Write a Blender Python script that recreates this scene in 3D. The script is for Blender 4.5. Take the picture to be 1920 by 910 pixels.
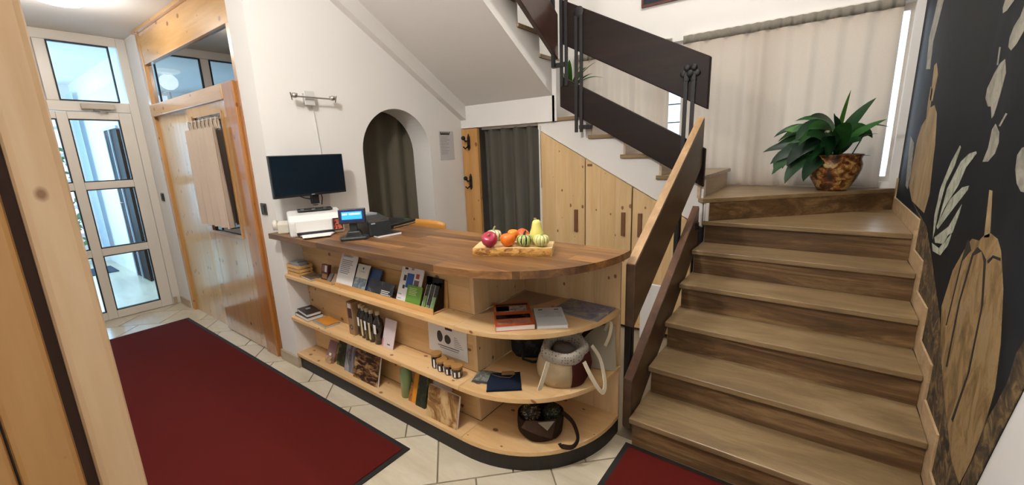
import bpy, math, random
from mathutils import Vector, Matrix
random.seed(7)
for o in list(bpy.data.objects): bpy.data.objects.remove(o, do_unlink=True)
SC = bpy.context.scene
COL = SC.collection
PI = math.pi

# ------------------------------------------------------------------ camera
cd = bpy.data.cameras.new('camera'); cam = bpy.data.objects.new('camera', cd); COL.objects.link(cam)
cd.sensor_fit = 'HORIZONTAL'; cd.sensor_width = 36.0; cd.lens = 14.6704; cd.clip_start = 0.02
cr, cu, cb = (0.803384, 0.594389, -0.035705), (-0.100517, 0.194473, 0.975744), (0.586916, -0.780309, 0.215983)
cam.matrix_world = Matrix(((cr[0], cu[0], cb[0], 0), (cr[1], cu[1], cb[1], 0), (cr[2], cu[2], cb[2], 1.55), (0, 0, 0, 1)))
SC.camera = cam

# ------------------------------------------------------------------ world, daylight, exposure
W = bpy.data.worlds.new('world'); SC.world = W; W.use_nodes = True
bg = W.node_tree.nodes['Background']; bg.inputs[0].default_value = (0.62, 0.80, 1.0, 1); bg.inputs[1].default_value = 2.2
vs = SC.view_settings
vs.view_transform = 'Standard'; vs.look = 'None'; vs.exposure = 0.0; vs.gamma = 1.0; vs.use_curve_mapping = False

def area(name, loc, to, sx, sy, power, color):
    l = bpy.data.lights.new(name, 'AREA'); l.shape = 'RECTANGLE'; l.size = sx; l.size_y = sy; l.energy = power; l.color = color
    o = bpy.data.objects.new(name, l); COL.objects.link(o); o.location = loc
    o.rotation_euler = (Vector(to) - Vector(loc)).to_track_quat('-Z', 'Y').to_euler(); return o
DAY = (0.80, 0.90, 1.0)
WARM = (1.0, 0.975, 0.935)
area('stair_window_daylight', (-0.9, 4.75, 1.95), (-0.9, 3.0, 1.7), 2.7, 1.3, 30, DAY)
area('porch_daylight', (-9.75, 0.75, 1.5), (-6, 0.75, 1.2), 1.2, 2.2, 85, (0.30, 0.66, 1.0))
area('porch_side_fill', (-7.6, -0.95, 1.6), (-7.6, 1.0, 1.2), 2.6, 1.8, 80, (0.30, 0.66, 1.0))  # added fill that brightens the porch through a made-up side opening
def bulb(name, loc, power, radius=0.12, color=WARM):
    l = bpy.data.lights.new(name, 'POINT'); l.energy = power; l.shadow_soft_size = radius; l.color = color
    o = bpy.data.objects.new(name, l); COL.objects.link(o); o.location = loc; return o

# ------------------------------------------------------------------ materials
def H(h):
    h = h.lstrip('#'); r = [int(h[i:i+2], 16)/255 for i in (0, 2, 4)]
    return tuple(c/12.92 if c <= .04045 else ((c+.055)/1.055)**2.4 for c in r) + (1,)
MATS = {}
def newmat(name):
    m = bpy.data.materials.new(name); m.use_nodes = True; nt = m.node_tree
    return m, nt, nt.nodes['Principled BSDF']
def N(nt, t, **kw):
    n = nt.nodes.new(t)
    for k, v in kw.items(): setattr(n, k, v)
    return n
def ramp(nt, fac, stops):
    r = N(nt, 'ShaderNodeValToRGB'); e = r.color_ramp.elements
    while len(e) > 1: e.remove(e[0])
    e[0].position, e[0].color = stops[0][0], H(stops[0][1])
    for p, c in stops[1:]:
        x = e.new(p); x.color = H(c)
    nt.links.new(fac, r.inputs[0]); return r.outputs[0]
def mapping(nt, scale, rot=(0, 0, 0), coord='Object'):
    tc = N(nt, 'ShaderNodeTexCoord'); mp = N(nt, 'ShaderNodeMapping')
    mp.inputs['Scale'].default_value = scale; mp.inputs['Rotation'].default_value = rot
    nt.links.new(tc.outputs[coord], mp.inputs[0]); return mp.outputs[0]
def noise(nt, vec, scale, detail=4, rough=.55, dist=0.0):
    n = N(nt, 'ShaderNodeTexNoise'); n.inputs['Scale'].default_value = scale; n.inputs['Detail'].default_value = detail
    n.inputs['Roughness'].default_value = rough; n.inputs['Distortion'].default_value = dist
    if vec: nt.links.new(vec, n.inputs['Vector'])
    return n.outputs['Fac']
def mixc(nt, fac, a, b, mode='MIX'):
    m = N(nt, 'ShaderNodeMix', data_type='RGBA', blend_type=mode)
    if isinstance(fac, float): m.inputs[0].default_value = fac
    else: nt.links.new(fac, m.inputs[0])
    for i, v in ((6, a), (7, b)):
        if isinstance(v, tuple): m.inputs[i].default_value = v
        else: nt.links.new(v, m.inputs[i])
    return m.outputs[2]
def mathn(nt, op, a, b=None):
    m = N(nt, 'ShaderNodeMath', operation=op)
    for i, v in ((0, a), (1, b)):
        if v is None: continue
        if isinstance(v, (int, float)): m.inputs[i].default_value = v
        else: nt.links.new(v, m.inputs[i])
    return m.outputs[0]
def bump(nt, bs, h, strength, dist=.01):
    b = N(nt, 'ShaderNodeBump'); b.inputs['Strength'].default_value = strength; b.inputs['Distance'].default_value = dist
    nt.links.new(h, b.inputs['Height']); nt.links.new(b.outputs[0], bs.inputs['Normal'])
def rnd(nt, col, amt):
    oi = N(nt, 'ShaderNodeObjectInfo'); hs = N(nt, 'ShaderNodeHueSaturation')
    v = mathn(nt, 'MULTIPLY_ADD', oi.outputs['Random'], 2*amt); v.node.inputs[2].default_value = 1-amt
    nt.links.new(v, hs.inputs['Value']); nt.links.new(col, hs.inputs['Color']); return hs.outputs[0]

def plain(name, col, rough=.5, metal=0.0, var=.06, vs_=8.0, bmp=0.0, bs_=200.0, spec=.5, coat=0.0):
    if name in MATS: return MATS[name]
    m, nt, b = newmat(name); c = H(col)
    v = mapping(nt, (1, 1, 1)); n = noise(nt, v, vs_)
    lo = tuple(x*(1-var) for x in c[:3])+(1,); hi = tuple(min(1, x*(1+var)) for x in c[:3])+(1,)
    nt.links.new(mixc(nt, n, lo, hi), b.inputs['Base Color'])
    b.inputs['Roughness'].default_value = rough; b.inputs['Metallic'].default_value = metal
    b.inputs['Specular IOR Level'].default_value = spec; b.inputs['Coat Weight'].default_value = coat
    if bmp: bump(nt, b, noise(nt, v, bs_, 2), bmp, .002)
    MATS[name] = m; return m
def wood(name, dark, mid, light, axis='X', scale=14.0, rough=.45, knots=True, coat=0.0, var=.10, kcol='#6b3a1c', kscale=5.0, spec=.5):
    if name in MATS: return MATS[name]
    m, nt, b = newmat(name)
    st = {'X': (.09, 1, 1), 'Y': (1, .09, 1), 'Z': (1, 1, .09)}[axis]
    oi = N(nt, 'ShaderNodeObjectInfo'); tc = N(nt, 'ShaderNodeTexCoord'); ad = N(nt, 'ShaderNodeVectorMath', operation='ADD')
    off = N(nt, 'ShaderNodeVectorMath', operation='SCALE'); off.inputs[0].default_value = (3.1, 5.7, 4.3)
    nt.links.new(oi.outputs['Random'], off.inputs['Scale']); nt.links.new(tc.outputs['Object'], ad.inputs[0]); nt.links.new(off.outputs[0], ad.inputs[1])
    mp = N(nt, 'ShaderNodeMapping'); mp.inputs['Scale'].default_value = st; nt.links.new(ad.outputs[0], mp.inputs[0]); v = mp.outputs[0]
    g = noise(nt, v, scale, 6, .6, .6); f = noise(nt, v, scale*7, 3, .6)
    gg = mathn(nt, 'ADD', mathn(nt, 'MULTIPLY', g, .78), mathn(nt, 'MULTIPLY', f, .22))
    col = ramp(nt, gg, [(.30, dark), (.5, mid), (.68, light)])
    if knots:
        sp = N(nt, 'ShaderNodeSeparateXYZ'); nt.links.new(ad.outputs[0], sp.inputs[0]); o1, o2 = [i for i in range(3) if i != 'XYZ'.index(axis)]
        cm = N(nt, 'ShaderNodeCombineXYZ'); nt.links.new(mathn(nt, 'MULTIPLY', sp.outputs['XYZ'.index(axis)], .7), cm.inputs[0])
        nt.links.new(mathn(nt, 'ADD', sp.outputs[o1], sp.outputs[o2]), cm.inputs[1])
        vo = N(nt, 'ShaderNodeTexVoronoi', feature='F1', voronoi_dimensions='2D'); vo.inputs['Scale'].default_value = kscale
        vo.inputs['Randomness'].default_value = 1.0; nt.links.new(cm.outputs[0], vo.inputs['Vector'])
        sc = N(nt, 'ShaderNodeSeparateColor'); nt.links.new(vo.outputs['Color'], sc.inputs[0])
        wob = mathn(nt, 'ADD', vo.outputs['Distance'], mathn(nt, 'MULTIPLY', noise(nt, cm.outputs[0], 40, 2), .03))
        rad = mathn(nt, 'MULTIPLY', sc.outputs[0], .125)
        k = N(nt, 'ShaderNodeMapRange'); k.inputs[1].default_value = 0; k.inputs[2].default_value = .03; k.inputs[3].default_value = 0; k.inputs[4].default_value = 1
        nt.links.new(mathn(nt, 'SUBTRACT', rad, wob), k.inputs[0])
        col = mixc(nt, mathn(nt, 'MULTIPLY', k.outputs[0], .85), col, H(kcol))
    nt.links.new(rnd(nt, col, var), b.inputs['Base Color'])
    b.inputs['Specular IOR Level'].default_value = spec; b.inputs['Roughness'].default_value = rough; b.inputs['Coat Weight'].default_value = coat; b.inputs['Coat Roughness'].default_value = .12
    bump(nt, b, f, .12, .002)
    MATS[name] = m; return m
def stone(name, dark, mid, light, axis='X', rough=.35, scale=5.0, amt=.06):
    m, nt, b = newmat(name)
    st = {'X': (.22, 1, 2.2), 'Y': (1, .22, 2.2)}[axis]
    oi = N(nt, 'ShaderNodeObjectInfo'); tc = N(nt, 'ShaderNodeTexCoord'); ad = N(nt, 'ShaderNodeVectorMath', operation='ADD')
    off = N(nt, 'ShaderNodeVectorMath', operation='SCALE'); off.inputs[0].default_value = (9, 7, 5)
    nt.links.new(oi.outputs['Random'], off.inputs['Scale']); nt.links.new(tc.outputs['Object'], ad.inputs[0]); nt.links.new(off.outputs[0], ad.inputs[1])
    mp = N(nt, 'ShaderNodeMapping'); mp.inputs['Scale'].default_value = st; nt.links.new(ad.outputs[0], mp.inputs[0]); v = mp.outputs[0]
    a = noise(nt, v, scale, 8, .65, 1.4); f = noise(nt, v, 60, 3, .7)
    gg = mathn(nt, 'ADD', mathn(nt, 'MULTIPLY', a, .8), mathn(nt, 'MULTIPLY', f, .2))
    col = ramp(nt, gg, [(.36, dark), (.5, mid), (.62, light)])
    nt.links.new(rnd(nt, col, amt), b.inputs['Base Color']); b.inputs['Roughness'].default_value = rough
    bump(nt, b, f, .08, .002); MATS[name] = m; return m
def fabric(name, col, trans=.0, rough=.9, weave=260.0, var=.08):
    if name in MATS: return MATS[name]
    m, nt, b = newmat(name); c = H(col); v = mapping(nt, (1, 1, 1)); n = noise(nt, v, weave, 2); n2 = noise(nt, v, 6, 3)
    cc = mixc(nt, n, tuple(x*(1-var*2) for x in c[:3])+(1,), tuple(min(1, x*(1+var)) for x in c[:3])+(1,))
    cc = mixc(nt, mathn(nt, 'MULTIPLY', n2, .25), cc, tuple(x*.8 for x in c[:3])+(1,))
    nt.links.new(cc, b.inputs['Base Color']); b.inputs['Roughness'].default_value = rough; b.inputs['Specular IOR Level'].default_value = .1
    bump(nt, b, n, .2, .001)
    if trans:
        t = N(nt, 'ShaderNodeBsdfTranslucent'); nt.links.new(cc, t.inputs[0]); mx = N(nt, 'ShaderNodeMixShader'); mx.inputs[0].default_value = trans
        nt.links.new(b.outputs[0], mx.inputs[1]); nt.links.new(t.outputs[0], mx.inputs[2]); nt.links.new(mx.outputs[0], nt.nodes['Material Output'].inputs[0])
    MATS[name] = m; return m
def glass(name, tint='#ffffff', ior=1.5, boost=1.0):
    m, nt, b = newmat(name); nt.nodes.remove(b)
    t = N(nt, 'ShaderNodeBsdfTransparent'); t.inputs[0].default_value = H(tint)
    g = N(nt, 'ShaderNodeBsdfGlossy'); g.inputs['Roughness'].default_value = .0
    f = N(nt, 'ShaderNodeFresnel'); f.inputs[0].default_value = ior
    fac = mathn(nt, 'MINIMUM', mathn(nt, 'MULTIPLY', f.outputs[0], boost), 1.0)
    mx = N(nt, 'ShaderNodeMixShader'); nt.links.new(fac, mx.inputs[0]); nt.links.new(t.outputs[0], mx.inputs[1]); nt.links.new(g.outputs[0], mx.inputs[2])
    nt.links.new(mx.outputs[0], nt.nodes['Material Output'].inputs[0]); MATS[name] = m; return m
def emit(name, col, strength, base='#ffffff'):
    m, nt, b = newmat(name); b.inputs['Base Color'].default_value = H(base); b.inputs['Emission Color'].default_value = H(col)
    b.inputs['Emission Strength'].default_value = strength; b.inputs['Roughness'].default_value = .3; MATS[name] = m; return m
def photo(name, stops, scale=12.0, stretch=(1, 1, 1), rough=.3, dist=1.0):
    m, nt, b = newmat(name); v = mapping(nt, stretch); a = noise(nt, v, scale, 6, .65, dist)
    nt.links.new(ramp(nt, a, stops), b.inputs['Base Color']); b.inputs['Roughness'].default_value = rough; MATS[name] = m; return m

PLASTER = plain('plaster_white', '#e6e3df', .85, var=.02, vs_=3, bmp=.10, bs_=60, spec=.2)
CEIL = plain('ceiling_plaster', '#d9d5d0', .9, var=.02, vs_=3, bmp=.08, bs_=60, spec=.2)
PINE = wood('pine_light_lengthwise', '#c69d68', '#d5af7d', '#dfbf92', 'X', 10, .42, kscale=8.0)
PINEZ = wood('pine_light_upright', '#c5a274', '#d2b287', '#ddc29c', 'Z', 10, .42, kscale=10.0)
PINEC = wood('cabinet_pine', '#c29e6d', '#cfae7e', '#dabd92', 'Z', 9, .45, var=.06, kscale=7.5)
HONEY = wood('honey_pine_upright', '#a8773f', '#ba894d', '#c89a60', 'Z', 9, .30, coat=.35, kscale=6.0, kcol='#7a3f17')
HONEYX = wood('honey_pine_lengthwise', '#b5884e', '#c6985c', '#d3aa72', 'X', 9, .30, coat=.35, kscale=5.5, kcol='#7a3f17')
LACQ = wood('lacquered_panel_pine', '#ba965e', '#c9a66f', '#d2b17d', 'Z', 6, .28, coat=.35, kscale=7, kcol='#8a5526')
ORANGEP = wood('deep_orange_pine', '#96602a', '#a97036', '#b88147', 'Z', 8, .3, coat=.3, kscale=6, kcol='#6a3512')
WALNUT = wood('walnut_block', '#4d331e', '#734f2d', '#9a7040', 'X', 16, .42, knots=False, coat=.0, var=.40)
DARKW = wood('dark_stained_wood', '#120804', '#1c0f09', '#27150e', 'X', 10, .5, knots=False, coat=0.0, var=.05, spec=.2)  # near black tone puts the boards' backlit shade into the stain colour
DARKW_Y = wood('dark_stained_wood_y', '#3b2a1c', '#4d3826', '#5b442f', 'Y', 10, .4, knots=False, coat=.1, var=.05)
EDGEW = wood('pale_top_edge', '#8a6b49', '#a5845d', '#b99872', 'Y', 12, .4, knots=False)  # paler wood for the strip on top of the first railing
HANDLE = plain('brown_handle_wood', '#6d4a30', .5)
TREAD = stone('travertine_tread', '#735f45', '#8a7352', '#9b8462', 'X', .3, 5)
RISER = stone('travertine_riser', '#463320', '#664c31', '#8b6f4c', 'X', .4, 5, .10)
SKIRT = stone('travertine_skirting', '#a68a66', '#b99d78', '#c7ad8a', 'X', .4, 6)
TILE = stone('cream_floor_tile', '#bdb29a', '#cabfa8', '#d4cab5', 'X', .28, 3, .05)
GROUT = plain('tile_grout', '#8b7d68', .9)
BASETILE = stone('baseboard_tile', '#a8957b', '#b5a389', '#c2b199', 'X', .35, 5)
BLACK = plain('matt_black', '#17120f', .55)
IRON = plain('black_iron', '#0e0c0d', .6)
UPVC = plain('white_frame_plastic', '#d9d2c8', .35, var=.02)
GASKET = plain('black_gasket', '#0b0b0c', .6)
GLASS = glass('pane_glass')
GLASS2 = glass('transom_glass', '#9a9a98', 1.5, 2.2)
PAPER = plain('white_paper', '#e3e0de', .7, var=.02)
INK = plain('dark_print_ink', '#3a3738', .7)
GREYINK = plain('grey_print_ink', '#9a989a', .7)
CHROME = plain('brushed_metal', '#c8c6c2', .25, metal=1.0)
def carpet_mat():
    m, nt, b = newmat('red_carpet'); v = mapping(nt, (1, 1, 1))
    col = ramp(nt, noise(nt, v, 500, 3), [(.3, '#43120f'), (.55, '#5a1914'), (.75, '#6e221c')])
    col = mixc(nt, mathn(nt, 'MULTIPLY', noise(nt, v, 2.2, 3), .35), col, H('#48110e'))
    nt.links.new(col, b.inputs['Base Color']); b.inputs['Roughness'].default_value = .95; b.inputs['Specular IOR Level'].default_value = .1
    bump(nt, b, noise(nt, v, 700, 2), .5, .003); return m
CARPET = carpet_mat()

# ------------------------------------------------------------------ mesh helpers
class M:
    def __init__(s): s.v = []; s.f = []
    def add(s, vs, fs):
        n = len(s.v); s.v += [tuple(map(float, p)) for p in vs]; s.f += [tuple(i+n for i in f) for f in fs]; return s
    def box(s, x0, x1, y0, y1, z0, z1):
        return s.add([(x, y, z) for z in (z0, z1) for y in (y0, y1) for x in (x0, x1)],
                     [(0, 2, 3, 1), (4, 5, 7, 6), (0, 1, 5, 4), (2, 6, 7, 3), (0, 4, 6, 2), (1, 3, 7, 5)])
    def prism(s, poly, axis, lo, hi):
        def P(a, b, c): return {'x': (c, a, b), 'y': (a, c, b), 'z': (a, b, c)}[axis]
        n = len(poly); ar = sum(poly[i][0]*poly[(i+1) % n][1]-poly[(i+1) % n][0]*poly[i][1] for i in range(n))
        if ar < 0: poly = poly[::-1]
        if axis == 'y': lo, hi = hi, lo
        vs = [P(a, b, lo) for a, b in poly]+[P(a, b, hi) for a, b in poly]
        return s.add(vs, [tuple(range(n))[::-1], tuple(range(n, 2*n))]+[(i, (i+1) % n, (i+1) % n+n, i+n) for i in range(n)])
    def tube(s, pts, r, n=8, caps=True):
        pts = [Vector(p) for p in pts]; k = len(pts); rr = r if isinstance(r, (list, tuple)) else [r]*k
        base = len(s.v); up = Vector((0, 0, 1)); prev = None
        for i, p in enumerate(pts):
            d = (pts[min(i+1, k-1)]-pts[max(i-1, 0)]).normalized()
            if prev is None: a = d.cross(up) if abs(d.dot(up)) < .95 else d.cross(Vector((1, 0, 0)))
            else: a = prev-d*prev.dot(d)
            a.normalize(); prev = a; b = d.cross(a)
            s.v += [tuple(p+(a*math.cos(2*PI*j/n)+b*math.sin(2*PI*j/n))*rr[i]) for j in range(n)]
        for i in range(k-1):
            for j in range(n):
                s.f.append((base+i*n+j, base+i*n+(j+1) % n, base+(i+1)*n+(j+1) % n, base+(i+1)*n+j))
        if caps: s.f += [tuple(base+j for j in range(n))[::-1], tuple(base+(k-1)*n+j for j in range(n))]
        return s
    def ribbon(s, pts, w, t=.003, up=(0, 0, 1)):
        q = [Vector(p) for p in pts]; pts = []
        for i in range(len(q)-1):
            a, b, c, d = q[max(i-1, 0)], q[i], q[i+1], q[min(i+2, len(q)-1)]
            for j in range(5):
                h = j/5; pts.append(.5*((2*b)+(c-a)*h+(2*a-5*b+4*c-d)*h*h+(3*b-a-3*c+d)*h**3))
        pts.append(q[-1]); k = len(pts); base = len(s.v); U = Vector(up)
        for i, p in enumerate(pts):
            d = (pts[min(i+1, k-1)]-pts[max(i-1, 0)]).normalized(); a = d.cross(U); a = a.normalized() if a.length > 1e-4 else Vector((1, 0, 0)); b = a.cross(d)
            ww = w[i] if isinstance(w, (list, tuple)) else w
            s.v += [tuple(p+a*ww/2*sx+b*t/2*sy) for sx, sy in ((-1, -1), (1, -1), (1, 1), (-1, 1))]
        for i in range(k-1):
            for j in range(4): s.f.append((base+i*4+j, base+i*4+(j+1) % 4, base+i*4+4+(j+1) % 4, base+i*4+4+j))
        s.f += [(base+3, base+2, base+1, base), tuple(base+(k-1)*4+j for j in range(4))]; return s
    def lathe(s, prof, c=(0, 0, 0), n=24, rib=None, sx=1, sy=1, a0=0, a1=2*PI):
        base = len(s.v); full = abs(a1-a0-2*PI) < 1e-6; m = n if full else n+1
        for r, z in prof:
            for j in range(m):
                a = a0+(a1-a0)*j/n; q = r*(rib(a) if rib else 1)
                s.v.append((c[0]+q*math.cos(a)*sx, c[1]+q*math.sin(a)*sy, c[2]+z))
        for i in range(len(prof)-1):
            for j in range(n):
                j2 = (j+1) % m; s.f.append((base+i*m+j, base+i*m+j2, base+(i+1)*m+j2, base+(i+1)*m+j))
        return s
    def ell(s, c, r, n=16, m=10):
        return s.lathe([(max(1e-4, math.sin(PI*i/m))*1.0, -math.cos(PI*i/m)*r[2]) for i in range(m+1)], c, n, sx=r[0], sy=r[1])
    def grid(s, fn, nu, nv, flip=False):
        base = len(s.v)
        for i in range(nu+1):
            for j in range(nv+1): s.v.append(tuple(fn(i/nu, j/nv)))
        for i in range(nu):
            for j in range(nv):
                q = (base+i*(nv+1)+j, base+(i+1)*(nv+1)+j, base+(i+1)*(nv+1)+j+1, base+i*(nv+1)+j+1)
                s.f.append(q[::-1] if flip else q)
        return s
    def xf(s, mat):
        s.v = [tuple(mat @ Vector(p)) for p in s.v]; return s

def link(name, me, parent=None):
    o = bpy.data.objects.new(name, me); COL.objects.link(o)
    if parent: o.parent = parent
    return o
def obj(name, m, mat, parent=None, local=False, bev=0.0, smooth=False, solid=0.0, sub=0, loc=None):
    vs = m.v; off = Vector((0, 0, 0))
    if parent is not None:
        if not local:
            off = Vector(parent.location); pp = parent.parent
            while pp: off += Vector(pp.location); pp = pp.parent
    elif not local:
        xs, ys, zs = zip(*vs); off = Vector(loc) if loc else Vector(((min(xs)+max(xs))/2, (min(ys)+max(ys))/2, min(zs)))
    me = bpy.data.meshes.new(name); me.from_pydata([(p[0]-off[0], p[1]-off[1], p[2]-off[2]) for p in vs], [], m.f); me.update()
    me.materials.append(mat)
    if smooth: me.polygons.foreach_set('use_smooth', [True]*len(me.polygons))
    o = link(name, me, parent)
    if parent is None: o.location = off
    if solid: md = o.modifiers.new('s', 'SOLIDIFY'); md.thickness = solid; md.offset = 0
    if bev: md = o.modifiers.new('b', 'BEVEL'); md.width = bev; md.segments = 2; md.limit_method = 'ANGLE'
    if sub: md = o.modifiers.new('u', 'SUBSURF'); md.levels = sub; md.render_levels = sub
    return o
def tag(o, label=None, cat=None, group=None, kind=None):
    if label: o['label'] = label
    if cat: o['category'] = cat
    if group: o['group'] = group
    if kind: o['kind'] = kind
    return o
def thing(name, label, cat, loc=(0, 0, 0), rot=(0, 0, 0), group=None):
    o = bpy.data.objects.new(name, None); COL.objects.link(o); o.location = loc; o.rotation_euler = rot; o.empty_display_size = .05
    return tag(o, label, cat, group)
def struct(name, m=None, mat=None, loc=None, **kw):
    if m is None:
        o = bpy.data.objects.new(name, None); COL.objects.link(o); o.location = loc or (0, 0, 0)
    else: o = obj(name, m, mat, loc=loc, **kw)
    o['kind'] = 'structure'; return o
def copy_tree(o, parent=None):
    c = o.copy(); COL.objects.link(c); c.parent = parent
    for ch in list(o.children): copy_tree(ch, c)
    return c

# ------------------------------------------------------------------ the setting: floor
XW = -3.06       # desk wall face
def clip(poly, x0, x1, y0, y1):
    for ax, val, s in ((0, x0, 1), (0, x1, -1), (1, y0, 1), (1, y1, -1)):
        out = []
        for i in range(len(poly)):
            a, b = poly[i], poly[(i+1) % len(poly)]; ia, ib = s*(a[ax]-val) >= 0, s*(b[ax]-val) >= 0
            if ia: out.append(a)
            if ia != ib:
                t = (val-a[ax])/(b[ax]-a[ax]); out.append((a[0]+t*(b[0]-a[0]), a[1]+t*(b[1]-a[1])))
        poly = out
        if len(poly) < 3: return []
    return poly
floor = struct('floor', M().box(-5.80, .455, -1.2, 4.40, -.06, -.008), GROUT, loc=(0, 0, 0))
G = .006; full_me = None
for k in range(-6, 9):
    c0 = 2.475+.525*k; s0 = -.223-.2625*k
    for j in range(-14, 14):
        s1 = s0+.525*j
        q = [((s-c)/2, (s+c)/2) for c, s in ((c0+G, s1+G), (c0+.525-G, s1+G), (c0+.525-G, s1+.525-G), (c0+G, s1+.525-G))]
        p = clip(q, -5.78, .45, -.75, 1.93)
        if not p: continue
        cx, cy = sum(a for a, b in p)/len(p), sum(b for a, b in p)/len(p)
        if cy > 1.66 and cx < -.95: continue          # under the counter
        if cy < -.2 and cx < -1.35: continue
        if len(p) == 4 and full_me and all(abs(a[0]-b[0])+abs(a[1]-b[1]) < 1e-6 for a, b in zip(p, q)):
            t = link('floor_tile', full_me, floor); t.location = (cx, cy, 0); continue
        t = M().prism([(a-cx, b-cy) for a, b in p], 'z', -.012, 0)
        o = obj('floor_tile', t, TILE, floor, local=True); o.location = (cx, cy, 0)
        if len(p) == 4 and not full_me and all(abs(a[0]-b[0])+abs(a[1]-b[1]) < 1e-6 for a, b in zip(p, q)): full_me = o.data

# ------------------------------------------------------------------ walls and ceilings
def desk_wall():
    m = M(); xa, xb = XW-.25, XW
    zt = 4.4; ya, yb, r, zs = 2.085, 2.825, .37, 1.567; yc = (ya+yb)/2
    m.box(xa, xb, 1.335, ya, 0, zt); m.box(xa, xb, yb, 4.40, 0, zt)
    n = 28; cur = [(yc-r*math.cos(PI*i/n), zs+r*math.sin(PI*i/n)) for i in range(n+1)]
    for x, fl in ((xb, 0), (xa, 1)):
        for i in range(n):
            (y0, z0), (y1, z1) = cur[i], cur[i+1]
            q = [(x, y0, z0), (x, y1, z1), (x, y1, zt), (x, y0, zt)]
            m.add(q[::-1] if fl else q, [(0, 1, 2, 3)])
    for i in range(n):
        (y0, z0), (y1, z1) = cur[i], cur[i+1]
        m.add([(xa, y0, z0), (xa, y1, z1), (xb, y1, z1), (xb, y0, z0)], [(0, 1, 2, 3)])
    return m
struct('wall_left', desk_wall(), PLASTER)
struct('wall_right', M().box(.457, .60, -1.2, 4.65, 0, 4.4), PLASTER)
wb = M().box(-3.31, .457, 4.38, 4.62, 0, 1.19).box(-3.31, .457, 4.38, 4.62, 2.50, 4.4).box(-3.31, -2.25, 4.38, 4.62, 1.19, 2.50).box(.405, .457, 4.38, 4.62, 1.19, 2.50)
struct('wall_back', wb, PLASTER)
struct('wall_front', M().box(-5.8, .6, -1.32, -1.2, 0, 4.4), PLASTER)
struct('wall_corridor', M().box(-5.8, -1.062, -1.2, .10, 0, 2.76), PLASTER)
struct('wall_gallery', M().box(-3.06, .457, 1.02, 1.15, 3.02, 4.4), PLASTER)
struct('wall_closet', M().box(-5.8, -3.32, 1.95, 2.05, 0, 2.76).box(-3.31, -3.30, 1.4, 1.5, 0, .01), CEIL)
struct('ceiling', M().box(-5.8, -3.06, -1.2, 2.05, 2.76, 2.86).box(-3.06, .457, -1.2, 1.15, 3.02, 3.12).box(-3.31, .6, 1.02, 4.62, 4.4, 4.5), CEIL)
struct('wall_entrance', M().box(-5.80, -5.36, 1.335, 1.45, 0, 2.76).box(-5.82, -5.745, -.06, .16, 0, 2.76), PLASTER)
struct('baseboard_left', M().box(-3.315, XW+.018, 1.318, 1.334, 0, .085).box(XW+.002, XW+.018, 1.334, 1.345, 0, .085), BASETILE, bev=.003)
struct('baseboard_entrance', M().box(-5.68, -5.40, 1.322, 1.334, 0, .08).box(-5.738, -5.70, 1.27, 1.30, 0, .08), BASETILE)

# ------------------------------------------------------------------ glazed entrance door (door_1)
XD = -5.74
d = struct('door_1', loc=(XD, .70, 0)); tag(d, 'white framed glass entrance door with two columns of panes', 'door')
fr = M().box(XD-.05, XD+.02, .10, .165, 0, 2.76).box(XD-.05, XD+.02, 1.262, 1.335, 0, 2.76).box(XD-.05, XD+.02, .165, 1.262, 2.672, 2.76).box(XD-.05, XD+.02, .165, 1.262, 2.055, 2.147).box(XD-.05, XD+.02, .694, .778, 2.147, 2.672)
obj('door_frame', fr, UPVC, d, bev=.006)
ZR = [(.086, .662), (.736, 1.321), (1.393, 1.983)]; YC = [(.345, .724), (.798, 1.160)]
lf = M(); XL0, XL1 = XD-.035, XD+.032
for a, b in ((.17, .345), (.724, .798), (1.160, 1.258)): lf.box(XL0, XL1, a, b, .006, 2.05)
for a, b in YC:
    for z0, z1 in ((.006, .086), (.662, .736), (1.321, 1.393), (1.983, 2.05)): lf.box(XL0, XL1, a, b, z0, z1)
obj('door_leaf', lf, UPVC, d, bev=.005)
def pane(root, y0, y1, z0, z1, x=XD):
    g = M(); t = .009
    g.box(x-.012, x+.026, y0, y0+t, z0, z1).box(x-.012, x+.026, y1-t, y1, z0, z1).box(x-.012, x+.026, y0+t, y1-t, z0, z0+t).box(x-.012, x+.026, y0+t, y1-t, z1-t, z1)
    p = obj('glass_pane', M().box(x-.002, x+.002, y0+.004, y1-.004, z0+.004, z1-.004), GLASS, root)
    obj('gasket', g, GASKET, p)
for a, b in YC:
    for z0, z1 in ZR: pane(d, a, b, z0, z1)
pane(d, .778, 1.197, 2.150, 2.668); pane(d, .24, .690, 2.150, 2.668)
cl = obj('door_closer', M().box(XD+.033, XD+.075, .90, 1.14, 2.075, 2.125), plain('pale_grey_metal', '#b8afa2', .4), d, bev=.006)
obj('closer_arm', M().tube([(XD+.055, .98, 2.07), (XD+.09, 1.02, 2.055), (XD+.05, 1.08, 2.05)], .009, 6), CHROME, d)
obj('door_handle', M().tube([(XD+.03, .25, 1.05), (XD+.075, .25, 1.05), (XD+.075, .36, 1.05)], .010, 8), CHROME, d)

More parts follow.
